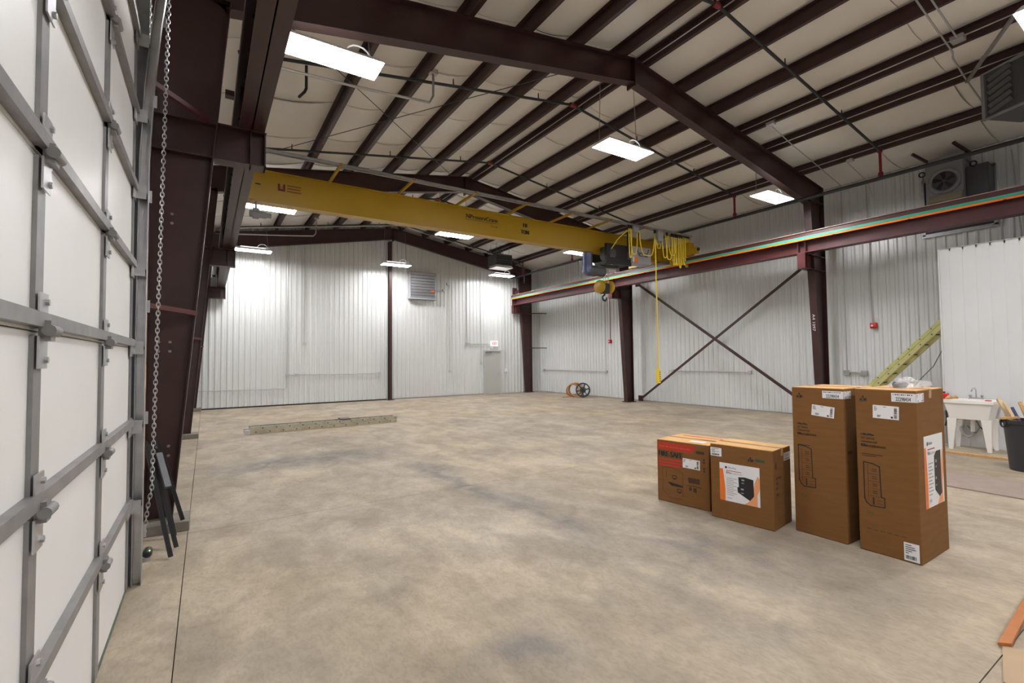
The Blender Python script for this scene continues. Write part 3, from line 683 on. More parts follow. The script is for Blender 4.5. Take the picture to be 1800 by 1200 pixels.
conduit([(9.60, yw-.02, 5.05), (9.25, yw-.02, 4.92), (8.90, yw-.02, 4.86)], 'flexible cable from a wall bracket to the louvre', .014, boxes=[(9.25, yw-.08, 4.90, 9.37, yw+.012, 5.0), (9.46, yw-.08, 5.2, 9.58, yw+.012, 5.32)])
# right wall services
xw = XR-.03
def obr(y, z, s=.055): return (xw-.05, y-s, z-s, xw+.03, y+s, z+s)
conduit([(xw-.01, 15.35, 1.13), (xw-.01, 19.9, 1.13)], 'waist-high conduit on the ribbed wall behind the hose reel', .014, boxes=[obr(15.35, 1.13), obr(19.9, 1.13)])
conduit([(xw-.01, 15.36, 1.19), (xw-.01, 15.36, 6.3)], 'vertical conduit on the ribbed wall rising from the outlet near the hose reel', .012)
conduit([(xw-.01, 8.80, 1.23), (xw-.01, 12.0, 1.22)], 'waist-high conduit on the ribbed wall crossing behind the X brace', .014, boxes=[obr(8.80, 1.23), obr(11.8, 1.22)])
conduit([(xw-.01, 6.03, 1.3), (xw-.01, 6.03, 6.3)], 'vertical conduit behind the column rising from the double outlet', .014, boxes=[obr(6.03, 1.27, .07)])
conduit([(xw-.01, 5.96, 1.28), (xw-.01, 5.60, 1.28)], 'short conduit joining two outlets on the ribbed wall above the tall boxes', .016, boxes=[obr(5.62, 1.27, .07)])
conduit([(xw-.01, 5.40, 2.6), (xw-.01, 5.43, 6.35)], 'vertical conduit feeding the fire alarm above the tall boxes', .014)
conduit([(xw-.01, 15.08, 2.5), (xw-.01, 15.08, 6.3)], 'vertical red conduit feeding the fire alarm near the hose reel', .012, 'redpaint')
conduit([(xw-.01, 2.6, 4.0), (xw-.01, 2.7, 6.2)], 'vertical conduit on the ribbed wall behind the louvred heater', .014)
for y, z, lb in ((5.37, 2.52, 'red fire alarm with white strobe on the ribbed wall above the tall boxes'), (15.08, 2.44, 'red fire alarm on the ribbed wall near the hose reel')):
    t = thing('fire_alarm', lb, 'fire alarm', (xw, y, z-.07))
    obj('alarm_body', MB().box(xw-.06, y-.075, z-.075, xw+.03, y+.075, z+.075), 'redplastic', t, bevel=.012)
    obj('strobe', MB().lathe((xw-.06, y+.02, z+.0), (-1, 0, 0), [(.026, 0), (.026, .015), (.015, .025)], 10), 'paper', t)
    obj('speaker_grille', MB().box(xw-.068, y-.06, z-.06, xw-.06, y+.06, z-.035), 'redpaint', t)

# ================================================================ OVERHEAD DOOR (left)
DXI = -.50                                  # inner face of the door skin
od = obj('door_1', MB().box(DXI-.055, .45, .02, DXI-.05, 4.72, 4.88), 'doorwhite'); tag(od, kind='structure')
PH = .614
for k in range(8):
    z0, z1 = k*PH+.02, (k+1)*PH+.016
    ps = obj('door_panel', MB().box(DXI-.05, .45, z0, DXI, 4.72, z1), 'doorwhite', od, bevel=.004)
    if k: obj('seam_gasket', MB().box(DXI-.051, .45, z0-.004, DXI-.006, 4.72, z0), 'gasket', od)
STY = [-.20+1.235*i for i in range(5)]      # stiles
STY = [1.01, 2.25, 3.48]
for y in STY:
    for k in range(8):
        z0 = k*PH+.03; s = obj('stile', MB().box(DXI+.0005, y-.045, z0, DXI+.014, y+.045, z0+PH-.03), 'galv2', od)
    for k in range(1, 8):
        z = k*PH+.018
        h = obj('hinge', MB().box(DXI+.022, y-.05, z-.13, DXI+.028, y+.05, z-.02).box(DXI+.022, y-.05, z+.02, DXI+.028, y+.05, z+.13), 'galv', od)
        obj('hinge_knuckle', MB().lathe((DXI+.05, y-.045, z), (0, 1, 0), [(.02, 0), (.02, .09)], 10).box(DXI+.02, y-.03, z-.035, DXI+.052, y+.03, z+.035), 'galv2', h)
        for dz in (-.1, .1): obj('hinge_bolt', MB().lathe((DXI+.028, y+.02, z+dz), (1, 0, 0), [(.012, 0), (.012, .01)], 6), 'galv', h)
obj('end_stile', MB().box(DXI, 4.66, .03, DXI+.012, 4.72, 4.88), 'galv2', od)
for k in range(1, 8):                        # horizontal struts over the seams
    z = k*PH+.018
    obj('strut', MB().box(DXI+.001, .45, z+.012, DXI+.036, 4.70, z+.016).box(DXI+.032, .45, z+.016, DXI+.036, 4.70, z+.058).box(DXI+.001, .45, z+.058, DXI+.036, 4.70, z+.062), 'galv2', od)
    r = obj('roller_bracket', MB().box(DXI+.012, 4.60, z-.07, DXI+.020, 4.75, z+.07).box(DXI+.012, 4.70, z-.05, DXI+.085, 4.712, z+.05), 'galv', od)
    obj('roller', MB().lathe((DXI+.06, 4.71, z), (0, 1, 0), [(.010, 0), (.010, .05), (.028, .05), (.028, .075)], 10), 'darkgrey', r)
    for dy in (.04, .10): obj('bracket_bolt', MB().lathe((DXI+.020, 4.60+dy, z+.03), (1, 0, 0), [(.012, 0), (.012, .008)], 6), 'black', r)
obj('bottom_seal', MB().box(DXI-.05, .45, 0, DXI+.005, 4.72, .022), 'gasket', od)
tr = thing('door_track', 'galvanised vertical door track at the far edge of the overhead door', 'door track', (-.44, 4.82, 0))
def tx(z): return -.445+max(0, z-3.0)**2*.03
for a, b in ((0, 1.2), (1.2, 2.4), (2.4, 3.4), (3.4, 4.0), (4.0, 4.5), (4.5, 5.1)):
    qa, qb = tx(a), tx(b)
    mb = MB()
    for (u0, v0, u1, v1) in ((-.03, 4.835, .035, 4.84), (.030, 4.77, .035, 4.835), (-.03, 4.77, -.025, 4.835)):
        mb.hexa([(qa+u0, v0, a), (qa+u1, v0, a), (qa+u1, v1, a), (qa+u0, v1, a)], [(qb+u0, v0, b), (qb+u1, v0, b), (qb+u1, v1, b), (qb+u0, v1, b)])
    obj('track_channel', mb, 'galv', tr)
obj('wall_angle', MB().box(-.60, 4.855, 0, -.595, 4.95, 5.0).box(-.595, 4.845, 0, -.425, 4.852, 5.0), 'galv2', tr)
for z in (.4, 1.3, 2.2, 3.1, 3.9, 4.6): obj('track_bracket', MB().box(tx(z)-.02, 4.838, z-.05, tx(z)+.055, 4.845, z+.05), 'galv', tr)
single('door_jamb', MB().box(-.59, 4.97, .85, -.425, 5.04, 3.6), 'wood', 'orange brown timber strip behind the overhead door track', 'timber')
se = thing('door_sensor', 'small black sensor with a green light at the foot of the door track', 'sensor', (-.40, 4.90, .14))
obj('sensor_body', MB().lathe((-.385, 4.93, .20), (0, -1, 0), [(.03, -.05), (.034, 0), (.034, .04), (.02, .06)], 12), 'black', se)
obj('sensor_light', MB().lathe((-.37, 4.895, .222), (0, -1, 0), [(.007, 0), (.004, .015)], 8), 'led', se)
obj('sensor_bracket', MB().box(-.47, 4.90, .13, -.36, 4.906, .165), 'galv', se)
# hand chain: two strands with a loop at the bottom
ch = []
zt = 5.6
def cpos(s):
    if s < 5.2: z = zt-s; return V((-.345-.012*(5.3-z), 5.5-.005*(5.3-z), z))
    return None
pts = [V((-.335-.015*(5.4-z), 5.5, z)) for z in [5.4-.3*i for i in range(17)]] + [V((-.435, 5.5, .42)), V((-.45, 5.5, .25)), V((-.465, 5.5, .16)), V((-.485, 5.5, .14)), V((-.50, 5.5, .20)), V((-.51, 5.5, .4)), V((-.51, 5.5, 1.2)), V((-.50, 5.5, 3.0)), V((-.48, 5.5, 5.4))]
mb = MB(); acc = 0; LK = .040; kk = 0
for a, b in zip(pts, pts[1:]):
    d = b-a; L = d.length; u = d/L; s = (LK-acc) if acc else 0
    while s < L:
        c = a+u*s; sd = V((0, 1, 0)) if kk % 2 else u.cross(V((0, 1, 0))).normalized()
        nn = u.cross(sd)
        ring = []
        for q in range(10):
            th = 2*pi*q/10; ring.append(c+u*(.028*cos(th))+sd*(.014*sin(th)))
        m = 5; vs = []; fs = []
        for q in range(10):
            o = (ring[q]-c).normalized()
            for j in range(m): p = 2*pi*j/m; vs.append(ring[q]+(o*cos(p)+nn*sin(p))*.0045)
        for q in range(10):
            for j in range(m): fs.append((q*m+j, ((q+1)%10)*m+j, ((q+1)%10)*m+(j+1)%m, q*m+(j+1)%m))
        mb.add(vs, fs); kk += 1; s += LK
    acc = (L-s+LK) % LK
mb.smooth = True
single('hand_chain', mb, 'galv', 'long galvanised hand chain looping down in front of the dark column', 'chain')
# dark steel bars leaning on the column foot
bars = [((-.26, 5.25, .02), (-.50, 5.80, .98), 'angle'), ((-.23, 5.49, .02), (-.47, 5.98, .93), 'angle'), ((-.26, 5.86, .02), (-.42, 6.02, .80), 'flat'), ((-.20, 6.02, .12), (-.44, 6.14, .98), 'flat')]
blb = ['dark steel angle bar leaning out farthest at the column foot', 'dark steel angle bar leaning beside the hand chain', 'short dark steel bar propped against the near column web', 'dark steel bar standing on the column base plate']
for (a, b, kd), lb in zip(bars, blb):
    t = thing('steel_bar', lb, 'steel bar', a, 0, 'steel bars leaning at the column')
    a, b = V(a), V(b)
    obj('bar_leg', MB().bar(a, b, .035, .006, (1, 0, .2)), 'black', t)
    obj('bar_leg', MB().bar(a+V((.016, 0, .0)), b+V((.016, 0, 0)), .006, .035, (1, 0, .2)), 'black', t)
sc = single('steel_bar', MB().bar((-.385, 5.90, .84), (-.29, 5.60, .56), .05, .03), 'darkgrey', 'short grey steel bar lying across the leaning dark bars', 'steel bar')
single('warning_tag', MB().box(-.46, 5.06, 1.52, -.43, 5.12, 1.72), 'redplastic', 'small red and white tag hanging beside the timber jamb', 'tag')

# ================================================================ FAR WALL: door, exit sign, louvre
d2 = obj('door_2', MB().box(DX0, YF-.02, .015, DX1, YF+.025, DH), 'doorgrey'); tag(d2, kind='structure')
fr = obj('door_frame', MB().box(DX0-.05, YF-.06, 0, DX0, YF+.03, DH+.05).box(DX1, YF-.06, 0, DX1+.05, YF+.03, DH+.05).box(DX0, YF-.06, DH, DX1, YF+.03, DH+.05), 'frame', d2)
obj('door_closer', MB().box(DX0+.06, YF-.08, DH-.09, DX0+.36, YF-.02, DH-.03).bar((DX0+.30, YF-.06, DH-.02), (DX0+.55, YF-.10, DH-.015), .02, .012), 'midgrey', d2)
obj('door_handle', MB().lathe((DX1-.10, YF-.02, 1.0), (0, -1, 0), [(.035, 0), (.035, .01), (.012, .012), (.012, .05), (.02, .055), (.02, .07)], 12).box(DX1-.2, YF-.085, .99, DX1-.09, YF-.068, 1.01), 'galv', d2)
obj('threshold', MB().box(DX0, YF-.08, 0, DX1, YF, .014), 'galv2', d2)
for z in (.3, 1.06, 1.85): obj('hinge', MB().box(DX0-.008, YF-.075, z-.05, DX0+.008, YF-.06, z+.05), 'galv', d2)
ex = thing('exit_sign', 'small white EXIT sign with red letters above the grey door', 'exit sign', (12.03, YF-.05, 2.36))
obj('sign_box', MB().box(11.82, YF-.09, 2.35, 12.24, YF-.02, 2.63), 'exit', ex, bevel=.008)
EF = Face((11.82, YF-.09, 2.35), (1, 0, 0), (0, 0, 1)); mb = MB(); EF.text(mb, 'EXIT', .07, .07, .20, .28, h=.002, bold=.006); obj('sign_letters', mb, 'exitred', ex, recalc=False)
obj('emergency_lamp', MB().box(11.80, YF-.07, 2.25, 11.98, YF-.02, 2.33), 'lampbody', ex, bevel=.01)
lv = thing('wall_louvre', 'grey steel louvre box with horizontal blades on the far wall', 'louvre', (8.22, YF-.1, 4.47))
lx0, lx1, lz0, lz1 = 7.62, 8.82, 4.50, 5.66
obj('louvre_frame', MB().box(lx0-.03, YF-.26, lz0-.05, lx1+.03, YF+.01, lz0).box(lx0-.03, YF-.26, lz1, lx1+.03, YF+.01, lz1+.03).box(lx0-.03, YF-.26, lz0, lx0, YF+.01, lz1).box(lx1, YF-.26, lz0, lx1+.03, YF+.01, lz1), 'louvre', lv)
obj('louvre_back', MB().box(lx0, YF-.10, lz0, lx1, YF-.08, lz1), 'darkgrey', lv)
nb = 9
for k in range(nb):
    z = lz0+(lz1-lz0)*(k+.5)/nb
    obj('blade', MB().bar((lx0, YF-.2, z), (lx1, YF-.2, z), .008, (lz1-lz0)/nb*.92, (0, -.75, 1)), 'louvre', lv)
obj('warning_label', MB().box(8.58, YF-.262, 4.80, 8.76, YF-.255, 4.88), 'orange', lv)

# ---- far unit heater
uh = thing('unit_heater', 'dark unit heater hung near the far corner above a light', 'heater', (11.15, 18.2, 5.8))
obj('cabinet', MB().box(10.75, 18.0, 5.92, 11.62, 18.7, 6.42), 'darkgrey', uh, bevel=.02)
obj('outlet_hood', MB().hexa([(10.72, 17.9, 5.80), (11.60, 17.9, 5.80), (11.60, 18.6, 5.80), (10.72, 18.6, 5.80)], [(10.80, 18.0, 5.92), (11.58, 18.0, 5.92), (11.58, 18.6, 5.92), (10.80, 18.6, 5.92)]), 'lampbody', uh)
for k in range(4): obj('fin', MB().box(10.80, 17.985, 5.98+k*.1, 11.56, 18.0, 6.03+k*.1), 'black', uh)
for x in (10.85, 11.5):
    for y in (18.1, 18.6): obj('hanger_rod', MB().tube([(x, y, 6.42), (x, y, zrt(x)+.1)], .008, 6), 'wire', uh)
obj('flue', MB().tube([(11.2, 18.4, 6.42), (11.2, 18.4, 6.72)], .06, 12), 'galv2', uh)
obj('gas_pipe', MB().tube([(11.60, 18.3, 6.3), (12.3, 18.5, 6.2), (12.75, 18.7, 6.05), (12.82, 18.8, 5.95), (12.82, 18.8, 5.35)], .028, 8), 'blackpipe', uh)

# ---- exhaust fan with opening frame high on the right wall
fa = thing('wall_fan', 'dark square fan cabinet with round inlet ring high on the ribbed wall', 'fan', (14.5, 3.6, 4.6))
fx = XR-.02
obj('opening_frame', MB().box(fx-.05, 4.22, 4.62, fx+.04, 4.28, 6.0).box(fx-.05, 2.96, 4.62, fx+.04, 3.02, 6.0).box(fx-.05, 2.96, 5.94, fx+.04, 4.28, 6.0).box(fx-.05, 2.96, 4.58, fx+.04, 4.28, 4.66), 'galv', fa)
obj('opening_shutter', MB().box(fx-.02, 3.02, 4.66, fx+.02, 4.22, 5.94), 'black', fa)
obj('cabinet', MB().box(14.15, 3.36, 5.12, 14.72, 4.02, 6.12), 'midgrey', fa, bevel=.015)
obj('cabinet_cap', MB().box(14.22, 3.34, 6.12, 14.7, 3.98, 6.30), 'midgrey', fa, bevel=.01)
obj('inlet_ring', MB().torus((14.14, 3.68, 5.70), (1, 0, 0), .255, .045, 32, 10), 'galv2', fa)
obj('inlet_screen', MB().lathe((14.12, 3.68, 5.70), (1, 0, 0), [(.22, .0), (.22, .02)], 24), 'darkgrey', fa)
for k in range(5):
    a = k*2*pi/5; obj('fan_blade', MB().hexa([(14.10, 3.68+.04*cos(a), 5.70+.04*sin(a)), (14.10, 3.68+.2*cos(a), 5.70+.2*sin(a)), (14.105, 3.68+.2*cos(a+.5), 5.70+.2*sin(a+.5)), (14.105, 3.68+.05*cos(a+.8), 5.70+.05*sin(a+.8))], [(14.115, 3.68+.04*cos(a), 5.70+.04*sin(a)), (14.115, 3.68+.2*cos(a), 5.70+.2*sin(a)), (14.12, 3.68+.2*cos(a+.5), 5.70+.2*sin(a+.5)), (14.12, 3.68+.05*cos(a+.8), 5.70+.05*sin(a+.8))]), 'black', fa)
obj('drip_pan', MB().hexa([(13.98, 3.36, 5.22), (14.15, 3.36, 5.22), (14.15, 3.95, 5.22), (13.98, 3.95, 5.22)], [(14.09, 3.36, 5.40), (14.16, 3.36, 5.40), (14.16, 3.95, 5.40), (14.09, 3.95, 5.40)]), 'panmetal', fa)
obj('side_housing', MB().box(14.3, 2.98, 5.05, 14.76, 3.36, 5.95), 'darkgrey', fa, bevel=.02)
for y, z in ((3.22, 5.98), (4.12, 6.02)): obj('spring_mount', MB().torus((14.3, y, z), (1, .3, 0), .055, .016, 16, 6), 'black', fa)
for y0, y1 in ((4.22, 3.95), (3.48, 3.25)): obj('support_arm', MB().bar((14.05, y0, 6.50), (14.4, y1, 6.22), .05, .05), 'steel', fa)
for y in (4.2, 3.45): obj('hanger_rod', MB().tube([(14.1, y, 6.45), (14.1, y, zc(14.1)-.02)], .007, 6), 'wire', fa)

# ---- unit heater upper right (turned towards the hall)
ang = R(-25)
h2 = thing('unit_heater', 'large dark unit heater with slanted louvres hung high beside the near light', 'heater', (11.58, 2.42, 5.88), ang)
# local x: depth into +X, local y: along -Y
def L(mbf): return mbf
obj('cabinet', MB().box(0, -1.0, 0, .75, 0, .82), 'darkgrey', h2, world=False, bevel=.02)
obj('front_flange', MB().box(-.05, -1.02, -.01, .0, .02, .02).box(-.05, -.03, .0, 0, .02, .82).box(-.05, -1.02, .80, 0, .02, .83), 'midgrey', h2, world=False)
for k in range(6):
    z = .12+k*.115; obj('louvre_blade', MB().bar((-.03, -.42, z+.07), (-.03, -.08, z-.03), .008, .07, (-.7, 0, 1)), 'darkgrey', h2, world=False)
for x, y in ((.1, -.1), (.65, -.1), (.1, -.9), (.65, -.9)): obj('hanger_rod', MB().tube([(x, y, .82), (x, y, 1.0)], .008, 6), 'wire', h2, world=False)
single('strut_channel', MB().bar((11.55, 2.64, zrt(11.55)-.05), (10.30, 1.80, zrt(10.30)-.045), .045, .045), 'galv2', 'grey strut channel carrying the louvred unit heater', 'strut')

# ================================================================ CARDBOARD BOXES
def boxthing(label, loc, ang, w_, d_, h_):
    t = thing('cardboard_box', label, 'box', loc, ang, 'boxed office furniture')
    obj('carton', MB().box(0, 0, .002, w_, d_, h_), 'card', t, world=False, bevel=.006)
    obj('top_flap', MB().box(.002, .002, h_+.0005, w_-.002, d_/2-.002, h_+.006), 'card_lit', t, world=False, bevel=.002)
    obj('top_flap', MB().box(.002, d_/2+.002, h_+.0005, w_-.002, d_-.002, h_+.006), 'card_lit', t, world=False, bevel=.002)
    obj('tape', MB().box(-.0008, d_/2-.03, h_+.0062, w_+.0008, d_/2+.03, h_+.0068).box(-.0012, d_/2-.03, h_-.07, -.0006, d_/2+.03, h_+.0065).box(w_+.0006, d_/2-.03, h_-.07, w_+.0012, d_/2+.03, h_+.0065), 'tape', t, world=False)
    return t, Face((0, 0, 0), (1, 0, 0), (0, 0, 1)), Face((w_, 0, 0), (0, 1, 0), (0, 0, 1))
def sticker(t, F, x0, y0, x1, y1, rot=0., name='shipping_label', bar='v', number=None, red=False):
    mb = MB(); F.rect(mb, x0, y0, x1, y1, .0018, .001, rot); s = obj(name, mb, 'paper', t, world=False)
    W, Hh = x1-x0, y1-y0; mb = MB(); cx, cy = (x0+x1)/2, (y0+y1)/2
    G = Face(F.p(cx, cy), F.u*cos(rot)+F.v*sin(rot), F.v*cos(rot)-F.u*sin(rot)); q = lambda a, b: (a-W/2, b-Hh/2)
    rr = random.Random(int(x0*1000+y0*77))
    if bar == 'v':
        for k in range(13):
            y = Hh*(.10+.8*k/13); G.rect(mb, *q(W*.82, y), *q(W*.93, y+Hh*.8/13*rr.uniform(.3, .8)), .0026)
        for k in range(4): G.rect(mb, *q(W*.05, Hh*(.85-.09*k)), *q(W*rr.uniform(.12, .22), Hh*(.885-.09*k)), .0026)
        G.rect(mb, *q(W*.4, Hh*.88), *q(W*.52, Hh*.92), .0026); G.rect(mb, *q(W*.70, Hh*.08), *q(W*.78, Hh*.22), .0026)
        for k in range(2): G.rect(mb, *q(W*.17, Hh*(.20-.10*k)), *q(W*rr.uniform(.25, .36), Hh*(.25-.10*k)), .0026)
    elif bar == 'h':
        for k in range(18):
            x = W*(.1+.72*k/18); G.rect(mb, *q(x, Hh*.10), *q(x+W*.72/18*rr.uniform(.3, .85), Hh*.30), .0026)
        for k in range(5): G.rect(mb, *q(W*.1, Hh*(.85-.11*k)), *q(W*rr.uniform(.3, .8), Hh*(.89-.11*k)), .0026)
    if number:
        G.text(mb, number, *q(W*.18, Hh*.10), Hh*.62, W*.62, .0026, bold=.0007)
        for k in range(10): G.rect(mb, *q(W*(.06+.085*k), Hh*.76), *q(W*(.06+.085*k+rr.uniform(.03, .075)), Hh*.88), .0026)
    obj('label_print', mb, 'ink', s, world=False, recalc=False)
    return s
def arrows(t, F, x, y, s):
    mb = MB(); F.poly(mb, [(x+s*.3, y+s*.55), (x+s*.7, y+s*.55), (x+s*.5, y+s)])
    F.rect(mb, x, y+.1*s, x+s*.4, y+s*.42); F.rect(mb, x+s*.55, y+.1*s, x+s, y+s*.48); F.rect(mb, x, y, x+s, y+s*.05)
    obj('handling_mark', mb, 'ink', t, world=False, recalc=False)
def cab_drawing(t, F, x, y, w_, h_):
    mb = MB()
    F.line(mb, [(x, y+.14*h_), (x, y+h_), (x+w_*.45, y+h_*.985), (x+w_*.80, y+h_*.93), (x+w_*.84, y+h_*.24), (x+w_, y+h_*.23), (x+w_, y+.01*h_), (x+w_*.3, y), (x+w_*.1, y+.06*h_), (x, y+.16*h_)], .0085)
    obj('cabinet_outline', mb, 'ink', t, world=False, recalc=False)
    mb = MB()
    for k in range(4):
        zz_ = y+h_*(.80-.17*k)
        for dz in (0, .045*h_): F.rect(mb, x+w_*.42, zz_+dz, x+w_*.66, zz_+dz+.006)
        F.rect(mb, x+w_*.18, zz_-.06*h_, x+w_*.8, zz_-.06*h_+.0025)
    F.rect(mb, x+w_*.4, y+.03*h_, x+w_*.5, y+.2*h_); F.rect(mb, x+w_*.62, y+.14*h_, x+w_*.9, y+.15*h_); F.rect(mb, x+w_*.62, y+.07*h_, x+w_*.9, y+.08*h_)
    F.line(mb, [(x+w_*.2, y+.1*h_), (x+w_*.2, y+.95*h_)], .003)
    obj('cabinet_drawers', mb, 'inkfaint', t, world=False, recalc=False)
def cab_text(t, F, x, y, w_):
    mb = MB(); F.text(mb, 'OfficeMax', x, y+.095, .026, w_*.6, bold=.0016); F.text(mb, '22" Metal', x, y+.062, .025, w_*.6, bold=.001); F.text(mb, 'commercial', x, y+.032, .024, w_*.72, bold=.0008)
    F.text(mb, 'file', x, y-.006, .036, w_*.32, bold=.0028); F.text(mb, 'cabinet', x+w_*.36, y-.006, .034, w_*.75, bold=.0005); obj('product_lettering', mb, 'ink', t, world=False, recalc=False)
def photo_label(t, F, x0, y0, x1, y1, tall):
    mb = MB(); F.rect(mb, x0, y0, x1, y1, .0018, .001); s = obj('product_label', mb, 'paper', t, world=False); W, Hh = x1-x0, y1-y0
    P = lambda a, b: (x0+W*a, y0+Hh*b)
    mb = MB(); F.poly(mb, [P(0, 0), P(.14, .0), P(.145, .3), P(.12, .55), P(.09, .84), P(0, .84)], .0022); obj('orange_edge', mb, 'orange', s, world=False, recalc=False)
    mb = MB(); F.poly(mb, [P(.62, 0), P(.94, 0), P(.94, .3), P(1, .45), P(1, .72), P(.95, .78), P(.88, .6), P(.80, .15)], .0022); obj('orange_swirl', mb, 'orange2', s, world=False, recalc=False)
    mb = MB()
    if tall:
        F.poly(mb, [P(.50, .22), P(.50, .70), P(.62, .76), P(.86, .76), P(.86, .30), P(.88, .14), P(.74, .10)], .0026)
    else:
        F.poly(mb, [P(.46, .28), P(.45, .42), P(.49, .42), P(.48, .68), P(.64, .70), P(.85, .67), P(.86, .26), P(.76, .12)], .0026)
    cab = obj('cabinet_picture', mb, 'black', s, world=False, recalc=False)
    mb = MB()
    for a, b in (((.56, .60), (.63, .64)), ((.56, .53), (.62, .55)), ((.54, .36), (.61, .40)), ((.54, .27), (.61, .29))): F.rect(mb, *P(*a), *P(*b), .003)
    obj('picture_handles', mb, 'galv', s, world=False, recalc=False)
    mb = MB(); F.text(mb, 'OfficeMax', *P(.21, .87), Hh*.06, W*.22, .0024); F.poly(mb, [P(.15, .86), P(.19, .86), P(.20, .90), P(.17, .925), P(.14, .90)], .0024)
    F.text(mb, 'file', *P(.17, .73), Hh*.075, W*.14, .0024, bold=.0008); obj('brand_print', mb, 'ink', s, world=False, recalc=False)
    mb = MB(); F.text(mb, 'cabinet', *P(.32, .73), Hh*.07, W*.26, .0024)
    for k in range(10): F.rect(mb, *P(.18, .60-.048*k), *P(.18+(.26 if k % 2 == 0 else .18), .615-.048*k), .0024)
    for k in range(8): F.rect(mb, *P(.19+.016*k, .07), *P(.197+.016*k, .11), .0026)
    obj('fine_print', mb, 'inkgrey', s, world=False, recalc=False)
    mb = MB(); F.rect(mb, *P(.17, .80), *P(.56, .815), .0024); obj('red_line', mb, 'inkred', s, world=False, recalc=False)
# tall cartons
t2, F, G = boxthing('tall brown filing cabinet carton with a plastic bag on top', (5.0, 1.985, 0), R(-90), .445, .65, 1.44)
sticker(t2, F, .135, 1.19, .325, 1.305, R(-1.5)); arrows(t2, F, .035, 1.335, .055); cab_text(t2, F, .035, .935, .17); cab_drawing(t2, F, .05, .41, .15, .38)
sticker(t2, F, .275, 1.345, .4445, 1.42, 0, 'number_label', None, '22298434'); sticker(t2, G, .0005, 1.345, .17, 1.42, 0, 'number_label', 'v')
sticker(t2, F, .325, .015, .43, .165, 0, 'barcode_label', 'h'); photo_label(t2, G, .13, .44, .57, 1.05, True)
mb = MB(); F.text(mb, 'Black', .065, .335, .03, .055); obj('colour_mark', mb, 'inkgreen', t2, world=False, recalc=False)
mb = MB(); F.rect(mb, .04, .86, .20, .868); F.rect(mb, .04, .845, .15, .851)
for k in range(6): F.rect(mb, .06+k*.05, .20, .095+k*.05, .205)
obj('faint_print', mb, 'inkfaint', t2, world=False, recalc=False)
mb = MB(); G.rect(mb, .585, 1.29, .60, 1.38); obj('side_mark', mb, 'inkfaint', t2, world=False, recalc=False)
t1, F, G = boxthing('tall brown filing cabinet carton beside the shorter boxes, with a tilted white label', (5.0, 2.545, 0), R(-90), .465, .65, 1.43)
sticker(t1, F, .185, 1.16, .385, 1.265, R(-5)); arrows(t1, F, .045, 1.33, .055); cab_text(t1, F, .045, .97, .16); cab_drawing(t1, F, .05, .46, .15, .40)
sticker(t1, F, .285, 1.34, .464, 1.41, 0, 'number_label', None, '22298434'); sticker(t1, G, .0005, 1.34, .15, 1.41, 0, 'number_label', 'v')
mb = MB(); F.text(mb, 'Black', .065, .36, .03, .055); obj('colour_mark', mb, 'inkgreen', t1, world=False, recalc=False)
mb = MB(); F.rect(mb, .045, .86, .16, .868); G.rect(mb, .05, .82, .14, .85); obj('faint_print', mb, 'inkfaint', t1, world=False, recalc=False)
# low cartons
s2, F, G = boxthing('low brown carton with an orange and white filing cabinet picture label', (4.69, 3.275, 0), math.atan2(-.64, .09), .646, .46, .79)
photo_label(s2, F, .10, .205, .515, .605, False); sticker(s2, F, .003, .665, .125, .755, 0, 'shipping_label', 'h'); arrows(s2, F, .40, .655, .055)
mb = MB(); F.rect(mb, .475, .665, .565, .69); obj('green_stamp', mb, 'inkgreen', s2, world=False, recalc=False)
sticker(s2, G, .28, .66, .45, .74, 0, 'side_label', 'h')
mb = MB(); G.poly(mb, [(.05, .60), (.09, .60), (.09, .64), (.07, .69), (.05, .64)]); G.line(mb, [(.12, .10), (.12, .32), (.38, .35), (.38, .12), (.12, .10)], .004)
for k, wd in enumerate((.14, .06, .05)): G.rect(mb, .06, .50-.05*k, .06+wd, .52-.05*k)
G.rect(mb, .06, .33, .13, .36); obj('side_print', mb, 'inkfaint', s2, world=False, recalc=False)
s1, F, G = boxthing('low brown fire-safe carton with a red printed band', (4.69, 4.015, 0), math.atan2(-.65, .11), .655, .60, .735)
mb = MB(); F.poly(mb, [(.015, .625), (.46, .625), (.50, .715), (.015, .715)]); obj('red_band', mb, 'inkred', s1, world=False, recalc=False)
mb = MB(); F.text(mb, 'FIRE-SAFE', .02, .545, .09, .31, bold=.006); obj('fire_safe_lettering', mb, 'ink', s1, world=False, recalc=False)
mb = MB()
for z, x1 in ((.500, .32), (.465, .33), (.43, .31)):
    F.rect(mb, .02, z, x1, z+.022)
obj('red_text_lines', mb, 'inkred', s1, world=False, recalc=False)
mb = MB()
for k in range(9): F.text(mb, random.choice(['fire', 'file', 'safe']), .03+k*.045, .655, .028, .036, h=.0016)
obj('band_lettering', mb, 'orange', s1, world=False, recalc=False)
sticker(s1, F, .335, .445, .545, .555, R(-1))
mb = MB()
F.line(mb, [(.07, .13), (.07, .41), (.20, .42), (.33, .38), (.33, .10)], .004); F.line(mb, [(.07, .13), (.17, .06), (.33, .07)], .004); F.rect(mb, .40, .28, .54, .34); F.line(mb, [(.39, .245), (.56, .245)], .008)
F.rect(mb, .12, .30, .125, .38); F.rect(mb, .41, .19, .44, .23); F.rect(mb, .46, .18, .50, .23); F.rect(mb, .50, .63, .60, .66)
obj('cabinet_sketch', mb, 'inkfaint', s1, world=False, recalc=False)
mb = MB()
for x, z in ((.20, .295), (.26, .145)):
    F.line(mb, [(x, z), (x+.05, z), (x+.05, z+.035), (x, z+.035), (x, z)], .008); F.rect(mb, x+.012, z-.012, x+.04, z-.002)
F.poly(mb, [(.14, .235), (.19, .205), (.33, .205), (.33, .228), (.15, .245)])
for z in (.56, .53, .46, .43): F.rect(mb, .585, z, .605, z+.018)
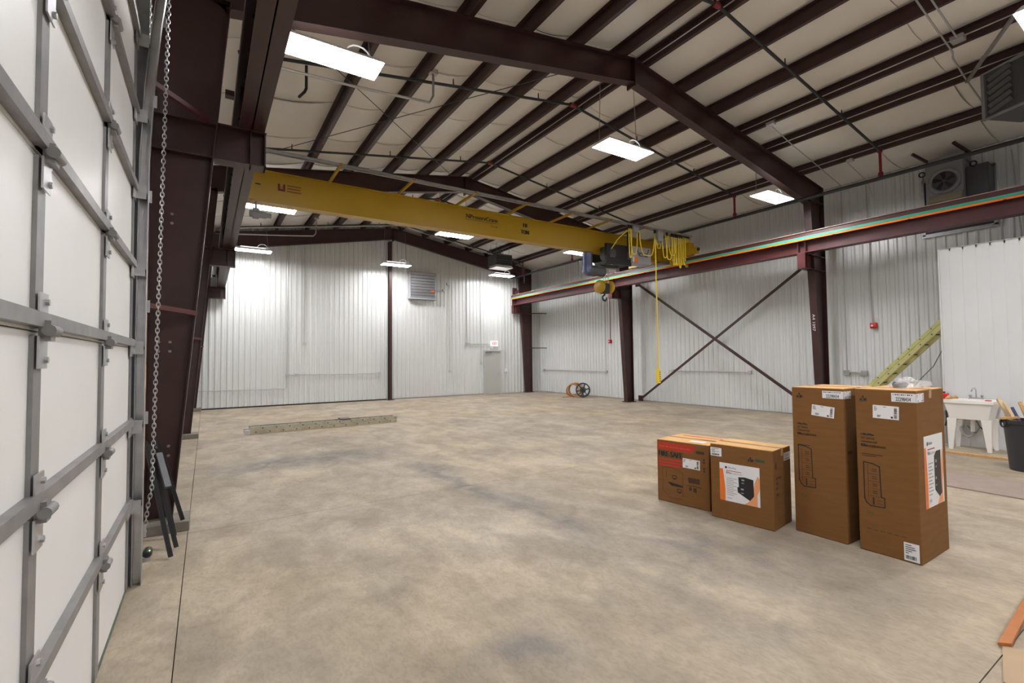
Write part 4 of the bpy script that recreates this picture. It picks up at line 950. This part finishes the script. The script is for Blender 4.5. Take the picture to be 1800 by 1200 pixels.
obj('dark_print', mb, 'ink', s1, world=False, recalc=False)
T = Face((0, 0, .7425), (1, 0, 0), (0, 1, 0)); mb = MB(); T.rect(mb, .10, .46, .62, .50, .0006); obj('top_red_band', mb, 'inkred', s1, world=False, recalc=False)
mb = MB(); T.rect(mb, .36, .10, .55, .18, .0006); obj('top_label', mb, 'paper', s1, world=False, recalc=False)
mb = MB(); T.rect(mb, .40, .30, .60, .33, .0006); obj('top_print', mb, 'ink', s1, world=False, recalc=False)

# plastic bag with dark hardware on the tall carton
pb = thing('plastic_bag', 'clear plastic bag of dark hardware on top of the tall carton', 'plastic bag', (5.32, 1.70, 1.447))
rb = random.Random(11); mb = MB(); vs = []; fs = []; N, Mv = 14, 6
for j in range(Mv+1):
    ph_ = pi/2*j/Mv
    for k in range(N):
        th = 2*pi*k/N; rr = cos(ph_)*(1+rb.uniform(-.16, .2)); vs.append((5.32+.17*rr*cos(th), 1.70+.11*rr*sin(th), 1.449+.085*sin(ph_)*(1+rb.uniform(-.15, .25))))
for j in range(Mv):
    for k in range(N): fs.append((j*N+k, j*N+(k+1)%N, (j+1)*N+(k+1)%N, (j+1)*N+k))
mb.add(vs, fs); obj('bag_film', mb, 'bag', pb)
obj('hardware', MB().lathe((5.22, 1.77, 1.478), (1, -.5, 0), [(.01, 0), (.028, .02), (.028, .12), (.01, .15)], 12), 'darkgrey', pb)
obj('bag_corner', MB().add([(5.38, 1.62, 1.52), (5.50, 1.58, 1.505), (5.47, 1.56, 1.47), (5.40, 1.60, 1.46), (5.45, 1.64, 1.48)], [(0,1,4), (0,1,2,3), (1,2,4), (2,3,4)]), 'bag', pb)

# ================================================================ SINK CORNER
sk = thing('utility_sink', 'white plastic utility sink on splayed legs against the partition', 'sink', (11.85, 2.83, 0))
sx0, sx1, sy0, sy1, zr1 = 11.55, 12.10, 2.48, 3.18, .91
mb = MB(); vs = []
def ringq(x0, y0, x1, y1, z): return [(x0, y0, z), (x1, y0, z), (x1, y1, z), (x0, y1, z)]
rings = [ringq(sx0+.07, sy0+.09, sx1-.05, sy1-.09, .56), ringq(sx0+.025, sy0+.03, sx1-.02, sy1-.03, .845), ringq(sx0, sy0, sx1, sy1, .85), ringq(sx0, sy0, sx1, sy1, zr1), ringq(sx0+.04, sy0+.04, sx1-.14, sy1-.04, zr1), ringq(sx0+.09, sy0+.11, sx1-.18, sy1-.11, .60)]
vs = [p for r_ in rings for p in r_]; fs = [(3,2,1,0), (20,21,22,23)]
for i in range(5):
    for k in range(4): fs.append((i*4+k, i*4+(k+1)%4, i*4+4+(k+1)%4, i*4+4+k))
mb.add(vs, fs); obj('tub', mb, 'plastic', sk, bevel=.008)
for x, y in ((11.66, 2.60), (11.66, 3.06), (12.02, 2.60), (12.02, 3.06)):
    sxx = -1 if x < 11.85 else 1; syy = -1 if y < 2.83 else 1; fx_, fy_ = x+.02*sxx, y+.03*syy
    obj('leg', MB().hexa([(fx_-.022, fy_-.03, 0), (fx_+.022, fy_-.03, 0), (fx_+.022, fy_+.03, 0), (fx_-.022, fy_+.03, 0)], [(x-.045, y-.07, .57), (x+.045, y-.07, .57), (x+.045, y+.07, .57), (x-.045, y+.07, .57)]), 'plastic', sk, bevel=.006)
obj('drain_tube', MB().tube([(11.84, 2.83, .58), (11.84, 2.83, .33)], [.035, .03], 12), 'plastic', sk)
obj('trap', MB().tube([(11.84, 2.83, .36), (11.84, 2.83, .26), (11.86, 2.90, .22), (11.88, 2.97, .26), (11.92, 3.02, .36), (12.1, 3.03, .40)], .024, 10), 'greybox', sk)
for dy in (-.05, .12): obj('supply_hose', MB().tube([(12.06, 2.83+dy, .86), (12.08, 2.75+dy, .6), (12.0, 2.65+dy, .40), (12.05, 2.72+dy, .28), (12.11, 2.85+dy, .40)], .011, 8), 'midgrey' if dy > 0 else 'black', sk)
fc_ = obj('faucet', MB().box(12.0, 2.70, zr1, 12.06, 2.92, zr1+.035), 'chrome', sk, bevel=.008)
obj('spout', MB().tube([(12.03, 2.81, zr1+.03), (12.03, 2.81, zr1+.17), (12.00, 2.82, zr1+.21), (11.93, 2.83, zr1+.20), (11.88, 2.84, zr1+.14)], .012, 10), 'chrome', fc_)
for y in (2.73, 2.89): obj('tap_handle', MB().lathe((12.03, y, zr1+.03), (0, 0, 1), [(.014, 0), (.014, .02), (.026, .025), (.026, .045)], 12), 'chrome', fc_)
gl = single('work_gloves', MB().tube([(11.60, 3.13, .93), (11.64, 3.09, .95), (11.70, 3.06, .942), (11.74, 3.03, .955), (11.79, 3.0, .93)], [.014, .036, .024, .034, .010], 8), 'fabric', 'tan crumpled work gloves on the rim of the white sink', 'gloves')
single('soap_bar', MB().box(11.60, 2.52, .912, 11.66, 2.60, .93), 'inkred', 'small dark red bar on the corner of the sink rim', 'soap', bevel=.006)
# bin with scrap timber
bn = thing('waste_bin', 'dark grey plastic bin full of scrap wood beside the sink', 'bin', (10.36, 1.86, 0))
mb = MB(); n = 28; prof = [(.215, 0), (.265, .70), (.285, .70), (.29, .755), (.272, .755), (.255, .70), (.205, .03)]
vs = []; fs = []
for r_, z in prof: vs += [(10.36+r_*cos(2*pi*k/n), 1.86+r_*sin(2*pi*k/n), z) for k in range(n)]
for i in range(len(prof)-1):
    for k in range(n): fs.append((i*n+k, i*n+(k+1)%n, (i+1)*n+(k+1)%n, (i+1)*n+k))
fs += [tuple(reversed(range(n))), tuple((len(prof)-1)*n+k for k in range(n))]
mb.smooth = True; mb.add(vs, fs); obj('bin_body', mb, 'bin', bn)
for k in (0, pi): obj('bin_handle', MB().torus((10.36+.29*cos(k+2.2), 1.86+.29*sin(k+2.2), .70), (cos(k+2.2), sin(k+2.2), 0), .06, .013, 14, 6), 'bin', bn)
scr = [((10.30, 1.80, .10), (10.50, 2.20, 1.04), .13, .035, 'woodpale', 'pale timber offcut leaning out of the bin toward the sink'),
       ((10.24, 1.72, .10), (10.34, 2.10, 1.00), .09, .03, 'woodpale', 'narrow pale batten leaning in the bin'),
       ((10.42, 1.74, .10), (10.40, 2.03, .93), .09, .03, 'bluewood', 'blue painted offcut standing in the bin'),
       ((10.48, 1.70, .10), (10.58, 1.98, 1.0), .09, .035, 'wood', 'orange pine offcut at the back of the bin'),
       ((10.30, 1.62, .12), (10.22, 1.74, .86), .08, .03, 'woodpale', 'pale offcut at the near side of the bin'),
       ((10.44, 1.62, .14), (10.46, 1.70, .82), .07, .04, 'wood', 'short pine block in the middle of the bin')]
for a, b, wd, th, m, lb in scr: single('timber_offcut', MB().bar(a, b, wd, th, (.3, -1, 0)), m, lb, 'wood scrap', 'scrap wood in the bin')
single('timber_offcut', MB().bar((10.12, 2.10, .775), (10.30, 1.95, .79), .07, .028), 'wood', 'flat pine offcut resting across the rim of the bin', 'wood scrap')
# timber strip, board mats, floor sheet
single('timber_strip', MB().box(11.06, 1.2, 0, 11.14, 3.2, .035), 'wood', 'long orange pine strip on the floor in front of the sink', 'timber', bevel=.004)
single('floor_board', MB().hexa([(8.30, 2.9, 0), (9.45, 3.0, 0), (9.22, .9, 0), (8.22, .9, 0)], [(8.30, 2.9, .014), (9.45, 3.0, .014), (9.22, .9, .014), (8.22, .9, .014)]), 'mdf', 'thin brown board lying flat on the floor behind the tall cartons', 'board')
single('stained_board', MB().hexa([(3.99, .885, .0125), (4.04, .835, .0125), (4.95, .935-.04, .0125), (4.95, .94, .0125)], [(3.99, .885, .033), (4.04, .835, .033), (4.95, .935-.04, .033), (4.95, .94, .033)]), 'woodred', 'orange stained board lying on a tan sheet at the floor joint', 'board', bevel=.003)
single('tan_sheet', MB().hexa([(3.40, .0, 0), (4.35, .0, 0), (4.02, .872, 0), (3.58, .778, 0)], [(3.40, .0, .012), (4.35, .0, .012), (4.02, .872, .012), (3.58, .778, .012)]), 'sheet', 'tan fibreboard sheet lying on the floor under the orange board', 'board')
# things half hidden behind the tall carton
gc = thing('red_container', 'small red container half hidden between the tall carton and the sink', 'container', (12.03, 3.27, .80))
obj('container_body', MB().box(11.97, 3.20, .802, 12.09, 3.33, 1.0), 'redplastic', gc, bevel=.02)
obj('container_cap', MB().lathe((12.03, 3.27, 1.0), (0, 0, 1), [(.025, 0), (.025, .03)], 10), 'black', gc)
hs = thing('shop_stand', 'slim grey stand with a black hose beside the white sink', 'stand', (12.03, 3.27, 0))
obj('stand_foot', MB().lathe((12.03, 3.27, 0), (0, 0, 1), [(.065, 0), (.065, .02), (.03, .03)], 14), 'greybox', hs)
obj('stand_post', MB().tube([(12.03, 3.27, .02), (12.03, 3.27, .66)], .03, 12), 'greybox', hs)
obj('stand_head', MB().box(11.96, 3.20, .65, 12.10, 3.34, .80), 'greybox', hs, bevel=.01)
obj('stand_hose', MB().tube([(11.99, 3.24, .72), (11.95, 3.22, .62), (11.95, 3.215, .50), (11.98, 3.25, .38)], .014, 8), 'black', hs)

# ---- fibreglass extension ladder leaning on the small room
ld = thing('extension_ladder', 'yellow green fibreglass extension ladder leaning behind the tall cartons', 'ladder', (13.6, 5.7, 0))
la, lb_ = V((13.4, 5.80, .02)), V((13.4, 3.40, 2.62)); ldir = (lb_-la).normalized(); lup = V((1, 0, 0)).cross(ldir); lup = -lup if lup.z < 0 else lup
for x in (13.4, 13.84):
    s_ = 1 if x < 13.6 else -1
    r_ = obj('rail', MB().bar(la+V((x-13.4, 0, 0)), lb_+V((x-13.4, 0, 0)), .03, .085, lup), 'fibre', ld)
    r2 = obj('rail', MB().bar(la+V((x-13.4+.03*s_, 0, 0))+lup*.10+ldir*.3, lb_+V((x-13.4+.03*s_, 0, 0))+lup*.09-ldir*.02, .03, .07, lup), 'fibre', ld)
    obj('rail_edge', MB().bar(la+V((x-13.4, 0, 0))-lup*.044, lb_+V((x-13.4, 0, 0))-lup*.044, .034, .008, lup), 'wood', ld)
    obj('foot', MB().bar(la+V((x-13.4, 0, 0))+ldir*.02-lup*.02, la+V((x-13.4, 0, 0))+ldir*.14-lup*.02, .045, .11, lup), 'alu', ld)
Lr = (lb_-la).length
for k in range(11):
    p = la+ldir*(.25+k*.30)
    if .25+k*.30 < Lr-.05:
        obj('rung', MB().tube([p+V((-.022, 0, 0)), p+V((.462, 0, 0))], .016, 8), 'darkgrey', ld)
        if .30+k*.30+.1 < Lr-.05: obj('rung', MB().tube([p+ldir*.08+lup*.095+V((.005, 0, 0)), p+ldir*.08+lup*.095+V((.435, 0, 0))], .014, 8), 'darkgrey', ld)
single('power_cord', MB().tube([(13.2, 3.46, 2.3), (13.0, 3.5, 1.9), (12.7, 3.6, 1.5), (12.5, 3.75, 1.25), (12.4, 3.9, 1.0), (12.4, 3.9, .02)], .008, 6), 'black', 'thin black cord hanging behind the leaning ladder', 'cord')

# ---- ladder lying on the floor
fl2 = thing('floor_ladder', 'weathered extension ladder lying flat on the concrete', 'ladder', (2.65, 13.2, 0))
A, B = V((.82, 12.98, 0)), V((4.50, 13.04, 0))
dirn = (B-A).normalized(); nrm = V((-dirn.y, dirn.x, 0))
for lay, (z, s0, s1, off) in enumerate(((.005, 0, 0, 0), (.090, .08, .03, .02))):
    for q in (0, .42-.04*lay):
        a = A+dirn*s0+nrm*(q+off); b = B+dirn*s1+nrm*(q+off)
        obj('rail', MB().bar(a+V((0, 0, z+.038)), b+V((0, 0, z+.038)), .026, .076), 'fibreold', fl2)
        obj('rail_lip', MB().bar(a+V((0, 0, z+.074)), b+V((0, 0, z+.074)), .034, .006), 'alu', fl2)
    for k in range(12):
        p = A+dirn*(s0+.2+k*.30+.07*lay)+nrm*off+V((0, 0, z+.038))
        obj('rung', MB().tube([p-nrm*.018, p+nrm*(.42-.04*lay+.018)], .016, 8), 'darkgrey', fl2)
obj('rung_lock', MB().box(3.0, 12.99, .17, 3.25, 13.36, .20), 'darkgrey', fl2)
obj('shoe', MB().box(.78, 12.95, 0, .90, 13.02, .10), 'alu', fl2); obj('shoe', MB().box(.78, 13.37, 0, .90, 13.44, .10), 'alu', fl2)

# ---- hose reel by the ribbed wall
hr = thing('hose_reel', 'black hose reel with orange hose coils on the floor by the ribbed wall', 'hose reel', (14.0, 16.2, 0))
axr = V((.62, .78, 0)).normalized(); c0 = V((14.12, 15.98, .33))
c0 = V((13.98, 16.02, .33))
for s in (-.14, .14):
    c = c0+axr*s
    obj('reel_rim', MB().torus(c, axr, .29, .026, 28, 8), 'reel', hr)
    sd = axr.cross(V((0, 0, 1)))
    mb = MB()
    for k in range(6):
        a = pi/3*k+.2; mb.bar(c, c+(sd*cos(a)+V((0, 0, 1))*sin(a))*.28, .035, .016, axr)
    obj('reel_spokes', mb, 'reel', hr)
obj('reel_hub', MB().lathe(c0-axr*.17, axr, [(.06, 0), (.06, .34)], 14), 'reel', hr)
obj('reel_stand', MB().tube([c0-axr*.2+V((0, 0, -.31)), c0-axr*.18, c0+axr*.18, c0+axr*.2+V((0, 0, -.31))], .018, 8), 'reel', hr)
for k in range(5): obj('hose_wrap', MB().torus(c0+axr*(-.10+.05*k), axr, .10+.012*(k % 2), .025, 20, 6), 'hoseg', hr)
hc = thing('hose_coil', 'orange hose coiled against the black reel', 'hose', (13.7, 16.35, 0))
for k in range(6):
    ax2 = V((.35+.10*k, .9, .25-.08*k)).normalized(); obj('hose_turn', MB().torus((13.66+.022*k, 16.36-.03*k, .315+.008*k), ax2, .27+.012*(k % 3), .020, 26, 7), ['hoseo', 'hosetan', 'hoseo', 'hoseg', 'hoseo', 'hosetan'][k], hc)
obj('hose_end', MB().tube([(13.50, 16.30, .05), (13.38, 16.5, .02), (13.32, 16.62, .02)], .018, 7), 'hoseo', hc)
